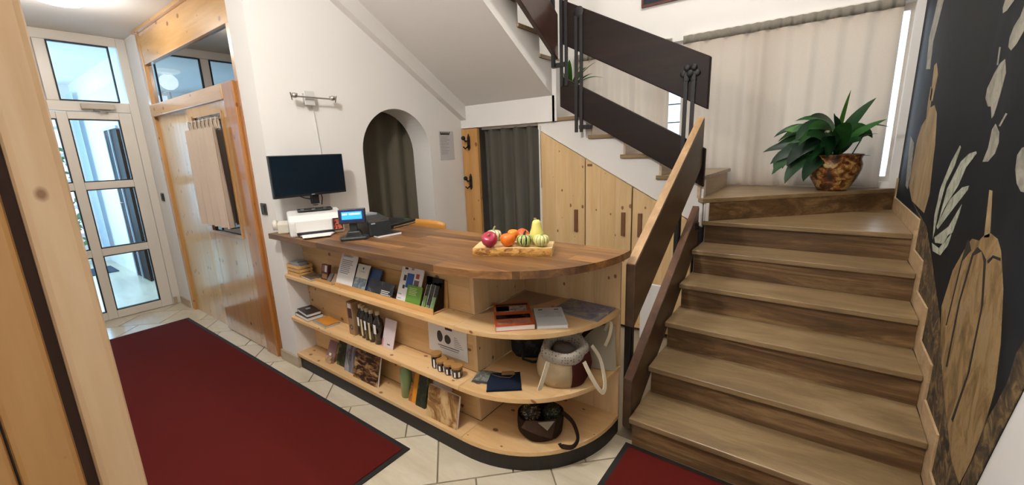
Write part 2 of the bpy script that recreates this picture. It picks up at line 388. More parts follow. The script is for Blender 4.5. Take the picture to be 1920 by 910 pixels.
# porch beyond the door
struct('floor_porch', M().box(-9.9, -5.80, -.7, 2.3, -.05, -.001), TILE)
struct('ceiling_porch', M().box(-9.9, -5.82, -.7, 2.3, 2.76, 2.86), PLASTER)
struct('wall_porch', M().box(-9.45, -7.72, 1.40, 1.52, 0, 2.76).box(-7.0, -5.80, 1.40, 1.52, 0, 2.76).box(-7.72, -7.0, 1.40, 1.52, 1.99, 2.76).box(-9.45, -5.82, -.72, -.6, 0, .45).box(-9.45, -5.82, -.72, -.6, 2.5, 2.76).box(-9.45, -9.1, -.72, -.6, .45, 2.5).box(-6.2, -5.82, -.72, -.6, .45, 2.5).box(-9.50, -9.40, 1.30, 1.52, 0, 2.76).box(-9.50, -9.40, -.7, .05, 0, 2.76).box(-7.72, -6.9, 2.2, 2.3, 0, 2.76), PLASTER)  # opening in the unseen side wall is added to let the fill in
pd = struct('door_2', loc=(-7.45, 1.40, 0)); tag(pd, 'dark brown door standing in the porch behind the glass', 'door')
DKD = plain('dark_door_brown', '#120d0c', .7, spec=.2)
obj('door_leaf', M().box(-7.71, -7.10, 1.385, 1.425, .01, 1.98), DKD, pd)
obj('door_frame', M().box(-7.75, -7.71, 1.375, 1.405, 0, 2.02).box(-7.71, -7.05, 1.375, 1.405, 1.99, 2.02).box(-7.44, -7.42, 1.37, 1.39, 0, 1.99), plain('pale_door_frame', '#aab4c4', .4), pd)
obj('door_handle', M().tube([(-7.55, 1.385, 1.05), (-7.55, 1.345, 1.05), (-7.64, 1.345, 1.05)], .01, 8), CHROME, pd)
po = struct('door_3', loc=(-9.45, .7, 0)); tag(po, 'outer glazed porch door seen through the narrow panes', 'door')
pf = M()
for y in (.05, .64, 1.25): pf.box(-9.47, -9.42, y, y+.05, 0, 2.76)
for z in (0, .45, .9, 1.3, 1.7, 2.1, 2.7): pf.box(-9.465, -9.425, .1, 1.25, z, z+.05)
obj('door_frame', pf, UPVC, po); obj('glass_pane', M().box(-9.447, -9.443, .1, 1.25, .05, 2.7), GLASS, po)
tag(obj('door_mat', M().box(-8.85, -8.30, .35, 1.29, 0, .012), fabric('blue_grey_mat', '#3c4a5c')), 'blue grey door mat on the porch floor', 'mat')
def wave_curtain(m, x0, x1, y, z0, z1, amp, nw, axis='x', flare=.4, ph=0.0, nu=None, nv=8, jit=.25):
    rs = random.Random(int(abs(x0*1000)+nw)); ks = [rs.uniform(1-jit, 1+jit) for _ in range(int(nw)+3)]
    def fn(u, v):
        t = u*nw; i = int(t); a = amp*ks[min(i, len(ks)-1)]*(flare+(1-flare)*v)
        d = a*math.sin(2*PI*(t+ph))+.25*a*math.sin(4*PI*t+1.3*v)
        p = x0+(x1-x0)*u+.15*a*math.sin(2*PI*t*1.0+2*v); z = z1+(z0-z1)*v
        return (p, y+d, z) if axis == 'x' else (y+d, p, z)
    return m.grid(fn, nu or int(nw*10), nv)
tag(obj('sheer_curtain', wave_curtain(M(), -9.3, -8.85, 1.34, .25, 2.6, .02, 5), fabric('sheer_white', '#d5e0ee', .4), smooth=True), 'sheer white curtain hanging in the bright porch', 'curtain')
# garden hedge outside the porch
hg = M(); rs = random.Random(3)
for i in range(900):
    c = Vector((-11.2+rs.uniform(-.35, .35), rs.uniform(-.6, 2.2), rs.uniform(0, 1.9))); a = Vector((rs.uniform(-1, 1), rs.uniform(-1, 1), rs.uniform(-1, 1))).normalized()*.07; b = a.orthogonal().normalized()*.035
    hg.add([c-a, c+b, c+a, c-b], [(0, 1, 2, 3)])
tag(obj('garden_hedge', hg, plain('hedge_green', '#4f7a4a', .7, var=.3, vs_=30)), 'green hedge outside beyond the porch glass', 'hedge', kind='stuff')
struct('ground_outside', M().box(-14, -9.9, -3, 4, -.1, -.05), plain('pale_paving', '#b9b6ae', .8))

# ------------------------------------------------------------------ wooden partition with sliding door
YP = 1.345
wp = struct('wall_partition', loc=(-4.35, YP, 0)); tag(wp, 'honey pine partition with glass strip under the ceiling', 'partition')
obj('corner_post', M().box(-5.36, -5.285, YP-.012, YP+.10, 0, 2.76), HONEY, wp, bev=.004)
obj('top_beam', M().box(-5.285, -3.31, YP-.005, YP+.10, 2.46, 2.735), HONEYX, wp, bev=.004)
obj('cornice', M().box(-5.36, -3.31, YP-.035, YP+.10, 2.735, 2.76), HONEYX, wp, bev=.004)
obj('glass_pane', M().box(-5.285, -3.36, YP+.02, YP+.026, 2.09, 2.46), GLASS2, wp)
obj('side_post', M().box(-3.37, -3.31, YP-.005, YP+.10, 2.09, 2.46), HONEY, wp)
for i in range(5):
    a = -5.285+i*.187
    obj('wall_board', M().box(a, a+.186, YP+.012, YP+.05, 0, 2.09), LACQ, wp, bev=.001)
obj('track_pelmet', M().box(-5.285, -3.56, YP-.035, YP+.06, 1.985, 2.095), HONEYX, wp, bev=.008)
obj('door_post', M().box(-3.555, -3.37, YP-.03, YP+.10, 0, 2.095), ORANGEP, wp, bev=.006)
obj('door_post_edge', M().box(-3.37, -3.312, YP-.012, YP+.10, 0, 2.09), ORANGEP, wp, bev=.004)
LAC2 = wood('lacquered_door_pine', '#b58a56', '#c29865', '#cca474', 'Z', 6, .16, coat=.9, kscale=6, kcol='#7a4417')
sd = thing('sliding_door', 'glossy pine sliding door with a curtained window in its upper half', 'door', (-3.97, YP-.01, 0))
dm = M().box(-4.375, -4.27, YP-.02, YP+.01, .012, 1.985).box(-3.66, -3.556, YP-.02, YP+.01, .012, 1.985).box(-4.27, -3.66, YP-.02, YP+.01, .012, .955).box(-4.27, -3.66, YP-.02, YP+.01, 1.90, 1.985)
obj('door_panel', dm, LAC2, sd, bev=.003)
obj('window_frame', M().box(-4.285, -4.262, YP-.028, YP-.018, .94, 1.915).box(-3.668, -3.645, YP-.028, YP-.018, .94, 1.915).box(-4.262, -3.668, YP-.028, YP-.018, .94, .962), HONEY, sd)
obj('glass_pane', M().box(-4.265, -3.665, YP-.006, YP-.002, .958, 1.902), GLASS2, sd)
cf = thing('cafe_curtain', 'pale linen tab top curtain on the sliding door window', 'curtain', (-3.98, YP-.045, 1.02))
LINEN = fabric('pale_linen', '#e2cfbd', .2)
obj('cloth', wave_curtain(M(), -4.285, -3.665, YP-.075, 1.03, 1.80, .034, 4.5, flare=.6, ph=.3), LINEN, cf, smooth=True)
obj('curtain_rod', M().tube([(-4.30, YP-.05, 1.865), (-3.64, YP-.05, 1.865)], .006, 8), CHROME, cf)
for i in range(8):
    x = -4.26+i*.082
    obj('tab_loop', M().tube([(x, YP-.052, 1.79), (x+.004, YP-.060, 1.83), (x+.01, YP-.058, 1.872), (x+.012, YP-.044, 1.868), (x+.012, YP-.045, 1.79)], .007, 5), LINEN, cf)

def switch(label, x, y, z):
    t = thing('light_switch', label, 'switch', (x, y, z), group='wall light switches')
    obj('plate', M().box(x-.042, x+.042, y-.008, y, z-.042, z+.042), plain('switch_grey', '#3a3835', .4), t, bev=.004)
    obj('rocker', M().box(x-.026, x+.026, y-.013, y-.008, z-.028, z+.028), plain('switch_dark', '#232324', .35), t, bev=.003)
switch('dark grey light switch on the white pillar beside the monitor', -3.225, 1.334, 1.20)
switch('small dark light switch beside the glass entrance door', -5.56, 1.334, 1.20)

# ------------------------------------------------------------------ foreground wooden door post
ps = thing('wooden_post', 'thick pine door post close by at the left edge', 'post', (-1.02, .05, 0))
FG = wood('near_pine', '#c6a177', '#d4b28a', '#dfc29e', 'Z', 7, .33, coat=.4, kscale=5.0, kcol='#7d4f28', var=.03)
FG2 = wood('near_honey_pine', '#a67842', '#b6884f', '#c2965e', 'Z', 7, .33, coat=.4, kscale=5.0, kcol='#7d4f28', var=.03)
obj('outer_board', M().box(-1.06, -1.0, .062, .122, 0, 2.76), FG, ps, bev=.010)
obj('groove_strip', M().box(-1.05, -1.022, .046, .063, 0, 2.76), plain('dark_groove', '#3a2418', .7), ps)
obj('inner_board', M().box(-1.06, -1.002, -.021, .047, 0, 2.76), FG2, ps, bev=.008)
obj('leaf_edge', M().box(-1.06, -1.004, -.10, -.024, 0, 2.76), HONEY, ps, bev=.006)

# ------------------------------------------------------------------ carpets
def runner(name, label, x0, x1, y0, y1):
    t = thing(name, label, 'carpet', ((x0+x1)/2, (y0+y1)/2, 0)); b = .028
    obj('rubber_border', M().box(x0, x1, y0, y1, .001, .007), plain('rubber_black', '#15110f', .7), t)
    obj('pile', M().box(x0+b, x1-b, y0+b, y1-b, .006, .012), CARPET, t, bev=.003)
runner('entrance_runner', 'long red entrance runner with black rubber border', -5.054, -1.643, .20, 1.207)
runner('stair_mat', 'small red mat at the foot of the stairs', -.712, .40, .55, 1.893)

# ------------------------------------------------------------------ staircase
RUN, RIS = .281, .165
YK = [1.88+RUN*i for i in range(6)]; ZK = [RIS*(i+1) for i in range(13)]
st = thing('staircase', 'turning staircase with brown travertine treads and risers', 'stairs', (-.12, 1.88, 0))
XA, XB = -.695, .445
for k in range(5):
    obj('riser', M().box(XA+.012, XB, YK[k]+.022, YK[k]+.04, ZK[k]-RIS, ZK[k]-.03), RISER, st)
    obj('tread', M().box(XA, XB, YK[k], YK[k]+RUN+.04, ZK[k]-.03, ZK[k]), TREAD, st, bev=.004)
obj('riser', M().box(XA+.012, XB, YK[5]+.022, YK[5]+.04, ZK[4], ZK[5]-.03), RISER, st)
obj('tread', M().prism([(XA, YK[5]-.02), (XB, YK[5]), (XB, 4.375), (XB-.06, 4.375), (XA, 3.32)], 'z', ZK[5]-.03, ZK[5]), TREAD, st, bev=.004)
n = Vector((-1.14, 1.14)).normalized()*.022
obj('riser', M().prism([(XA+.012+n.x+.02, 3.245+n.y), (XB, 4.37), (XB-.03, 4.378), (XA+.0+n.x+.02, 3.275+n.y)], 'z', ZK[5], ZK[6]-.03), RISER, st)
obj('tread', M().prism([(XA, 3.238), (XB, 4.372), (XB, 4.378), (-.74, 4.378), (-.74, 3.30)], 'z', ZK[6]-.03, ZK[6]), TREAD, st, bev=.004)
RISL = stone('pale_limestone_riser', '#b39c80', '#c4ae93', '#d0bda4', 'Y', .4, 4)
obj('riser', M().box(-.745, -.725, 3.28, 4.30, ZK[6], ZK[7]-.03), RISL, st)
XT = [(-1.052, -.70), (-1.345, -1.00), (-1.630, -1.29), (-2.0, -1.58)]
for i, (a, b) in enumerate(XT):
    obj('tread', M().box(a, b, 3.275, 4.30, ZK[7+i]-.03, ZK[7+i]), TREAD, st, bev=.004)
    obj('riser', M().box(a+.018 if i < 3 else -1.99, a+.036 if i < 3 else -1.97, 3.30, 4.30, ZK[7+i], ZK[8+i]-.03), RISL, st)
for i in range(7):
    z = 2.31+.17*i; y0 = 3.073-.297*i
    obj('tread', M().box(-3.04, -1.955, y0, y0+.31, z-.03, z), TREAD, st, bev=.004)
    obj('riser', M().box(-3.04, -1.985, y0+.018, y0+.036, z, z+.14), PLASTER, st)
obj('tread', M().box(-3.05, -1.965, 3.402, 4.30, 1.952, 1.982), TREAD, st)
obj('tread', M().box(-3.05, -2.5, 3.402, 4.0, 2.11, 2.14), TREAD, st)
for k in range(5):
    zb = max(0, ZK[k]-RIS+.09)
    obj('skirting_tile', M().box(.446, .4565, YK[k]-.075, (YK[k+1]-.075), ZK[k]-RIS, ZK[k]+.09), SKIRT, st, bev=.002)
obj('skirting_tile', M().box(.446, .4565, YK[5]-.075, 4.33, ZK[4], ZK[5]+.10), SKIRT, st, bev=.002)
obj('skirting_tile', M().box(.446, .4565, 4.33, 4.379, ZK[5], ZK[6]+.08), SKIRT, st, bev=.002)
# masonry of the stairs
poly = [(-.705, 1.29), (-1.034, 1.29), (-1.034, 1.455), (-1.327, 1.455), (-1.327, 1.62), (-1.612, 1.62), (-1.612, 1.785), (-2.14, 1.785), (-2.14, 1.727), (-.705, .938)]
struct('wall_stringer', M().prism(poly, 'y', 3.30, 3.36), PLASTER)
prof = [(YK[0]+.045, 0)]
for k in range(6): prof += [(YK[k]+.042, ZK[k]-RIS if k else 0), (YK[k]+.042, ZK[k]-.031)]
prof = prof[1:]+[(3.36, ZK[5]-.031), (3.36, 0)]
struct('wall_stair_side', M().prism(prof, 'x', -.690, -.60).box(-.690, -.655, 3.262, 3.36, ZK[5]+.001, ZK[6]-.031), PLASTER)
lb = [(3.292, 1.99), (3.292, 1.80), (4.378, 1.80), (4.378, 2.108), (3.385, 2.108)]
body = []
for i in range(7):
    z = 2.31+.17*i; y0 = 3.073-.297*i; body += [(y0+.31 if i else 3.385, z-.032), (y0+.018, z-.032)]
body = [(3.292, 1.99), (3.385, 2.108)]+body+[(1.16, 3.33), (1.16, 3.30)]
sf = M().prism(body, 'x', -2.985, -1.97)
struct('ceiling_stair_soffit', sf, CEIL)
struct('trim_1', M().prism([(3.292, 1.85), (3.292, 2.02), (1.16, 3.33), (1.16, 3.155)], 'x', XW-.001, -2.985), CEIL)
struct('wall_landing', M().box(XW, -1.945, 3.268, 3.40, 1.785, 2.0).box(-3.05, -1.96, 3.40, 4.30, 1.80, 1.95).box(-1.968, -1.925, 3.268, 3.40, 1.785, 2.277), PLASTER)
struct('wall_alcove', M().box(-3.05, -2.13, 4.0, 4.05, 0, 1.80).box(-2.14, -2.112, 3.31, 4.0, 0, 1.78), PLASTER)

# ------------------------------------------------------------------ railings
def slope_board(m, axis, a0, a1, z0, z1, h, lo, hi):
    return m.prism([(a0, z0-h), (a1, z1-h), (a1, z1), (a0, z0)], axis, lo, hi)
def flat_bar(m, x0, x1, y0, y1, z0, z1): return m.box(x0, x1, y0, y1, z0, z1)
r1 = thing('stair_railing', 'dark wooden railing with pale top edge along the first flight', 'railing', (-.725, 1.95, 0), group='stair railings')
UB = slope_board(M(), 'x', 1.935, 3.193, .975, 1.7212, .33, -.752, -.703)
obj('upper_board', UB, DARKW_Y, r1, bev=.006)
obj('handrail_edge', M().prism([(1.938, .9765), (3.191, 1.7225), (3.191, 1.728), (1.938, .9825)], 'x', -.749, -.706), EDGEW, r1)
obj('lower_board', slope_board(M(), 'x', 1.935, 3.193, .345, 1.104, .285, -.752, -.703), DARKW_Y, r1, bev=.006)
obj('lower_edge', M().prism([(1.938, .347), (3.191, 1.1055), (3.191, 1.109), (1.938, .3505)], 'x', -.749, -.706), wood('brown_edge', '#5a4030', '#715240', '#86644e', 'Y', 12, .4, knots=False), r1)
for y in (2.02, 2.065, 2.86, 2.905):
    zt = 1.0+.593*(y-1.935); obj('post_bar', M().box(-.778, -.753, y-.014, y+.014, max(.02, zt-1.05), zt-.10), IRON, r1)
obj('wall_bracket', M().box(-.752, -.69, 3.10, 3.15, .95, 1.0), IRON, r1)
r2 = thing('stair_railing', 'near black backlit railing of two slanted boards across the second flight', 'railing', (-1.27, 3.215, 1.3), group='stair railings')
obj('upper_board', M().prism([(-1.842, 2.385), (-.692, 1.775), (-.692, 2.115), (-1.842, 2.715)], 'y', 3.195, 3.24), DARKW, r2, bev=.006)
obj('lower_board', M().prism([(-1.848, 1.893), (-.690, 1.245), (-.690, 1.512), (-1.848, 2.14)], 'y', 3.195, 3.24), DARKW, r2, bev=.006)
for x, z0, z1 in ((-1.69, 1.675, 2.56), (-1.645, 1.675, 2.56), (-.84, 1.42, 2.03), (-.79, 1.42, 2.03), (-1.825, 2.05, 2.74), (-1.78, 2.05, 2.70)):
    obj('post_bar', M().box(x-.013, x+.013, 3.182, 3.194, z0, z1), IRON, r2)
obj('bracket', M().box(-1.66, -1.60, 3.175, 3.30, 1.70, 1.73), IRON, r2)
obj('bracket', M().box(-1.91, -1.79, 3.175, 3.20, 2.20, 2.235), IRON, r2)
ro = M()
for a in range(6): ro.ell((-.815+.045*math.cos(a*PI/3), 3.188, 2.02+.045*math.sin(a*PI/3)), (.022, .008, .022), 8, 6)
ro.ell((-.815, 3.186, 2.02), (.025, .014, .025), 10, 6)
obj('iron_rosette', ro, IRON, r2, smooth=True)
obj('iron_rosette', M().ell((-1.668, 3.188, 2.58), (.045, .01, .045), 10, 6), IRON, r2, smooth=True)
r3 = thing('stair_railing', 'dark wooden board railing climbing the uppermost flight', 'railing', (-1.88, 2.6, 2.3), group='stair railings')
obj('upper_board', M().prism([(3.20, 2.265), (1.70, 3.18), (1.70, 3.58), (3.20, 2.605)], 'x', -1.90, -1.86), wood('reddish_dark_wood', '#2a1811', '#3a241d', '#472e28', 'Y', 10, .3, knots=False, coat=.3), r3, bev=.005)
obj('post_bar', M().box(-1.895, -1.868, 3.14, 3.168, 2.20, 2.75), IRON, r3)
obj('post_bar', M().box(-1.895, -1.868, 2.2, 2.23, 2.60, 3.2), IRON, r3)

# ------------------------------------------------------------------ cabinets under the stairs
def cab(name, label, x0, x1, hx, hz=(.822, 1.018)):
    t = thing(name, label, 'cabinet', ((x0+x1)/2, 3.29, 0), group='cupboards under the stairs')
    top = lambda x: 1.709-.551*(x+2.104)-.006
    obj('carcass', M().prism([(x0, .02), (x1, .02), (x1, top(x1)-.02), (x0, top(x0)-.02)], 'y', 3.305, 3.36), BLACK, t)
    n_ = max(2, round((x1-x0)/.15)); w = (x1-x0-.006)/n_
    for i in range(n_):
        a = x0+.003+i*w; b = a+w-.0006
        bd = obj('door_board', M().prism([(a, .03), (b, .03), (b, top(b)), (a, top(a))], 'y', 3.278, 3.303), PINEC, t)
        if a <= hx < b: obj('handle', M().box(hx-.016, hx+.016, 3.258, 3.278, *hz), HANDLE, bd, bev=.003)
    return t
cab('stair_cupboard', 'tallest pine cupboard door under the stairs beside the grey curtain', -2.100, -1.655, -1.738)
c2 = cab('stair_cupboard', 'middle pine cupboard door under the stairs', -1.652, -1.237, -1.303)
obj('finger_notch', M().box(-1.632, -1.588, 3.272, 3.279, 1.395, 1.412), HANDLE, c2)
cab('stair_cupboard', 'lowest pine cupboard door partly hidden by the railing', -1.232, -.76, -1.163)
tag(obj('white_board', M().box(-1.10, -.94, 3.16, 3.18, 0.0, .475), PLASTER, bev=.003), 'small white panel glimpsed between the railing boards behind the counter', 'panel')

# ------------------------------------------------------------------ doorway curtain, hook board, arch curtain
DKF = fabric('dark_grey_curtain_cloth', '#5b5850', .04)
dc = thing('doorway_curtain', 'dark grey pleated curtain filling the doorway under the stairs', 'curtain', (-2.47, 3.345, 0))
obj('cloth', wave_curtain(M(), -2.835, -2.118, 3.36, .03, 1.765, .036, 4.6, flare=.85, ph=.1), DKF, dc, smooth=True)
obj('curtain_rail', M().box(-2.84, -2.11, 3.335, 3.38, 1.762, 1.784), UPVC, dc)
obj('daylight_gap_strip', M().box(-2.122, -2.108, 3.285, 3.30, 1.2, 1.755), UPVC, dc)  # white strip stands in for the bright daylight gap beside the curtain
hb = thing('hook_board', 'upright honey pine board with two black iron hooks', 'coat rack', (-2.95, 3.28, 0))
obj('board', M().box(-3.052, -2.842, 3.262, 3.30, 0, 1.778), HONEY, hb, bev=.004)
for z in (1.64, 1.24):
    h = obj('coat_hook', M().box(-2.972, -2.940, 3.252, 3.262, z-.055, z+.055).prism([(-2.972, z+.055), (-2.94, z+.055), (-2.956, z+.088)], 'y', 3.253, 3.262).prism([(-2.972, z-.055), (-2.94, z-.055), (-2.956, z-.08)], 'y', 3.253, 3.262), IRON, hb)
    obj('upper_prong', M().tube([(-2.956, 3.255, z+.02), (-2.956, 3.21, z+.012), (-2.956, 3.185, z+.04)], .008, 8).ell((-2.956, 3.18, z+.045), (.022, .022, .022), 10, 8), IRON, h, smooth=True)
    obj('lower_prong', M().tube([(-2.956, 3.255, z-.03), (-2.956, 3.20, z-.06), (-2.956, 3.175, z-.04)], .007, 8), IRON, h, smooth=True)
ac = thing('arch_curtain', 'dark olive grey curtain hanging inside the white arch', 'curtain', (-3.30, 2.45, 0))
obj('cloth', wave_curtain(M(), 2.00, 2.92, -3.335, .03, 1.97, .032, 4.6, axis='y', flare=.9), fabric('olive_grey_cloth', '#5f5a4d', .04), ac, smooth=True)
obj('curtain_rod', M().tube([(-3.335, 1.98, 1.975), (-3.335, 2.94, 1.975)], .01, 8), CHROME, ac)
struct('wall_backroom', M().box(-3.9, -3.85, 1.9, 3.0, 0, 2.4).box(-3.9, -3.31, 1.85, 1.9, 0, 2.4).box(-3.9, -3.31, 3.0, 3.05, 0, 2.4).box(-3.9, -3.31, 1.85, 3.05, 2.4, 2.45), CEIL)

# ------------------------------------------------------------------ stair window, curtains, picture
wn = struct('window_1', loc=(-.9, 4.5, 1.19)); tag(wn, 'stair window glowing at the curtain edges', 'window')
wf = M().box(-2.25, .405, 4.46, 4.52, 1.19, 1.24).box(-2.25, .405, 4.46, 4.52, 2.45, 2.50)
for x in (-2.25, -1.40, -.52, .385): wf.box(x, x+(.045 if x < .3 else .02), 4.46, 4.52, 1.24, 2.45)
obj('window_frame', wf, UPVC, wn)
mt = M()
for i in range(1, 7): mt.box(-2.2, -.55, 4.48, 4.495, 1.24+.175*i-.005, 1.24+.175*i+.005)
obj('muntin_bars', mt, INK, wn)
obj('glass_pane', M().box(-2.21, .39, 4.505, 4.509, 1.235, 2.455), GLASS, wn)
obj('window_sill', M().box(-2.25, .405, 4.385, 4.46, 1.19, 1.20), PLASTER, wn)
BEIGE = fabric('beige_curtain_cloth', '#c6b5a2', .34)
BEIGET = fabric('curtain_heading_cloth', '#8b857a', .10, weave=120)
def win_curtain(label, x0, x1, nw):
    t = thing('window_curtain', label, 'curtain', ((x0+x1)/2, 4.33, 1.165), group='stair window curtains')
    obj('cloth', wave_curtain(M(), x0, x1, 4.335, 1.168, 2.455, .020, nw, flare=.45), BEIGE, t, smooth=True)
    obj('heading_tape', wave_curtain(M(), x0, x1, 4.332, 2.455, 2.525, .009, nw*2.2, flare=1, nv=2), BEIGET, t, smooth=True, solid=.004)
    obj('curtain_rail', M().box(x0, x1, 4.345, 4.375, 2.515, 2.535), UPVC, t)
win_curtain('wide beige curtain behind the potted plant on the landing', -1.185, .335, 9)
win_curtain('narrower beige curtain seen between the dark railing boards', -2.32, -1.295, 7)
pc = thing('framed_picture', 'dark framed picture high on the stairwell wall', 'picture', (-1.3, 4.37, 2.86))
obj('frame', M().box(-1.60, -1.0, 4.355, 4.38, 2.855, 2.875).box(-1.60, -1.0, 4.355, 4.38, 3.275, 3.295).box(-1.60, -1.58, 4.355, 4.38, 2.875, 3.275).box(-1.02, -1.0, 4.355, 4.38, 2.875, 3.275), plain('reddish_frame', '#5a2c22', .4), pc)
obj('canvas', M().box(-1.58, -1.02, 4.362, 4.378, 2.875, 3.275), photo('dark_canvas', [(.3, '#10141c'), (.6, '#1c2430'), (.8, '#2b3442')]), pc)

# ------------------------------------------------------------------ reception counter
def dpoly(x0, y0, x1, y1, r, n=18, e=2.15):
    """rectangle whose front right corner is a big quarter round"""
    cx, cy = x1-r, y0+r; pts = [(x0, y1), (x0, y0)]
    for i in range(n+1):
        a = PI/2*i/n; pts.append((cx+r*math.sin(a)**(2/e), cy-r*math.cos(a)**(2/e)))
    if pts[-1][1] < y1-1e-4: pts.append((x1, y1))
    return pts
CT = 1.047
ct = thing('countertop', 'walnut block countertop with a rounded end', 'countertop', (-1.9, 1.60, 1.012))
outline = dpoly(XW+.003, 1.262, -.735, 1.945, .665)
rs = random.Random(5); ny = 7; wy = (1.945-1.262)/ny
for j in range(ny):
    y0 = 1.262+j*wy; y1 = y0+wy-.0004; x = XW+.003-rs.uniform(0, .6)
    while x < -.735:
        L_ = rs.uniform(.55, 1.15); p = clip(outline, x, x+L_-.0004, y0, y1); x += L_
        if len(p) > 2: obj('walnut_stave', M().prism(p, 'z', 1.012, CT), WALNUT, ct)
ctr = thing('reception_counter', 'pine reception counter with open shelves and rounded end', 'counter', (-1.9, 1.6, 0))
obj('kickplate', M().prism(dpoly(XW+.02, 1.340, -.785, 1.96, .60), 'z', 0, .098), BLACK, ctr)
for z0, z1 in ((.098, .122), (.385, .410), (.710, .735)):
    obj('shelf', M().box(XW+.003, -1.366, 1.325, 1.478, z0, z1), PINE, ctr, bev=.002)
    p = dpoly(-1.365, 1.325, -.775, 1.948, .588)
    obj('round_shelf', M().prism(p, 'z', z0, z1), PINE, ctr, bev=.002)
for z0, z1 in ((.122, .385), (.410, .710), (.735, 1.012)):
    for a in range(2):
        zz = (z0+z1)/2; lo, hi = (z0, zz-.0005) if a == 0 else (zz, z1)
        obj('back_board', M().box(XW+.003, -1.395, 1.480, 1.50, lo, hi), PINE, ctr)
    for i in range(4):
        y = 1.480+i*.1165; obj('side_board', M().box(-1.395, -1.368, y, y+.116, z0, z1), PINEZ, ctr, bev=.001)
    for i in range(4):
        x = -1.366+i*.1475; obj('rear_board', M().box(x, x+.147, 1.930, 1.948, z0, z1), PINEZ, ctr, bev=.001)

# ------------------------------------------------------------------ things on the countertop
def thing_box(t, name, x0, x1, y0, y1, z0, z1, mat, bev=.004): return obj(name, M().box(x0, x1, y0, y1, z0, z1), mat, t, local=True, bev=bev)
WPL = plain('white_printer_plastic', '#dcdad6', .35, var=.02); BPL = plain('black_plastic', '#16181c', .35); GPL = plain('charcoal_plastic', '#24282a', .45)
pr = thing('printer', 'compact white laser printer with a red picture sticker', 'printer', (-2.79, 1.465, CT), (0, 0, math.radians(66)))
body = M().prism([(-.15, 0), (.15, 0), (.15, .125), (.10, .150), (-.10, .135), (-.155, .105)], 'x', -.165, .165)
obj('housing', body, WPL, pr, local=True, bev=.014)
thing_box(pr, 'top_slot', -.10, .12, -.02, .10, .1475, .158, BPL)
for i in range(3): thing_box(pr, 'slot_rib', -.08+.07*i, -.06+.07*i, -.01, .08, .157, .161, CHROME, 0)
thing_box(pr, 'front_flap', -.13, .09, -.163, -.150, .03, .105, WPL)
thing_box(pr, 'picture_sticker', .095, .155, -.161, -.149, .022, .103, BPL, 0)
obj('sticker_print', M().box(.10, .15, -.1625, -.160, .028, .097), photo('sticker_red', [(.35, '#2a0e0c'), (.5, '#8a2c22'), (.62, '#c98a72')], 45), pr, local=True)
thing_box(pr, 'paper_slot', -.125, .10, -.160, -.148, .012, .028, BPL, 0)
obj('output_tray', M().prism([(-.11, -.155), (.10, -.155), (.06, -.265), (-.08, -.265)], 'z', .006, .012), WPL, pr, local=True)
obj('paper_sheet', M().prism([(-.10, -.15), (.09, -.15), (.06, -.285), (-.10, -.28)], 'z', .0125, .0135), PAPER, pr, local=True)
ph = thing('desk_telephone', 'small cream telephone base behind the white printer', 'telephone', (-2.975, 1.335, CT), (0, 0, math.radians(60)))
CRM = plain('cream_plastic', '#cfc9ba', .4)
obj('base', M().prism([(-.05, 0), (.05, 0), (.045, .06), (0, .085), (-.05, .07)], 'x', -.035, .035), CRM, ph, local=True, bev=.008)
obj('handset', M().tube([(-.045, -.04, .03), (-.05, -.03, .075), (-.045, -.01, .085)], .016, 8), CRM, ph, local=True, smooth=True)
dp = thing('customer_display', 'pole customer display with a lit blue screen', 'display', (-2.305, 1.445, CT), (0, 0, math.radians(52)))
obj('base', M().prism([(-.075, -.055), (.075, -.055), (.09, .0), (.06, .055), (-.06, .055), (-.09, .0)], 'z', 0, .022), GPL, dp, local=True, bev=.008)
obj('base_hump', M().prism([(-.06, .0), (.06, .0), (.035, .055), (-.035, .055)], 'y', -.035, .045), GPL, dp, local=True, bev=.008)
obj('neck', M().box(-.022, .022, -.012, .02, .05, .115), GPL, dp, local=True, bev=.004)
hd = obj('screen_head', M().prism([(-.03, .10), (.03, .11), (.045, .185), (-.012, .19)], 'x', -.078, .078), BPL, dp, local=True, bev=.006)
sl = Matrix.Rotation(math.radians(-11), 4, 'X')
def face(x0, x1, z0, z1, y): return M().box(x0, x1, y, y+.001, z0, z1).xf(Matrix.Translation((0, -.0305, .10)) @ sl)
obj('screen_bezel', face(-.070, .070, .014, .088, -.0015), plain('navy_bezel', '#10184a', .3), hd, local=True)
obj('lit_screen', face(-.058, .058, .028, .074, -.0030), emit('blue_display', '#2fa8ff', 1.3, '#1060c0'), hd, local=True)
tx = M()
for i in range(14): 
    if i != 4: tx.v += []; f_ = face(-.053+i*.0075, -.048+i*.0075, .055, .065, -.0042); tx.add(f_.v, f_.f)
obj('display_text', tx, emit('pale_display_text', '#bfe8ff', 1.2), hd, local=True)
rp = thing('receipt_printer', 'black box receipt printer between the blue display and the laptop', 'printer', (-2.37, 1.615, CT), (0, 0, math.radians(83)))
obj('housing', M().prism([(-.125, 0), (.11, 0), (.11, .105), (.04, .128), (-.115, .098)], 'x', -.078, .078).xf(Matrix.Identity(4)), GPL, rp, local=True, bev=.01)
obj('paper_window', M().box(-.04, .05, .0, .075, .1165, .131), plain('grey_window', '#8b9096', .3), rp, local=True)
obj('maker_plate', M().box(-.06, -.035, -.1235, -.117, .078, .085), plain('pale_plate', '#a9adb2', .4), rp, local=True)
obj('paper_tear_bar', M().box(-.07, .07, -.112, -.106, .097, .102), CHROME, rp, local=True)
lp = thing('laptop', 'closed black laptop with silver edge behind the receipt printer', 'laptop', (-2.545, 1.868, CT), (0, 0, math.radians(101)))
obj('base', M().box(-.13, .13, -.16, .16, 0, .018), BPL, lp, local=True, bev=.004)
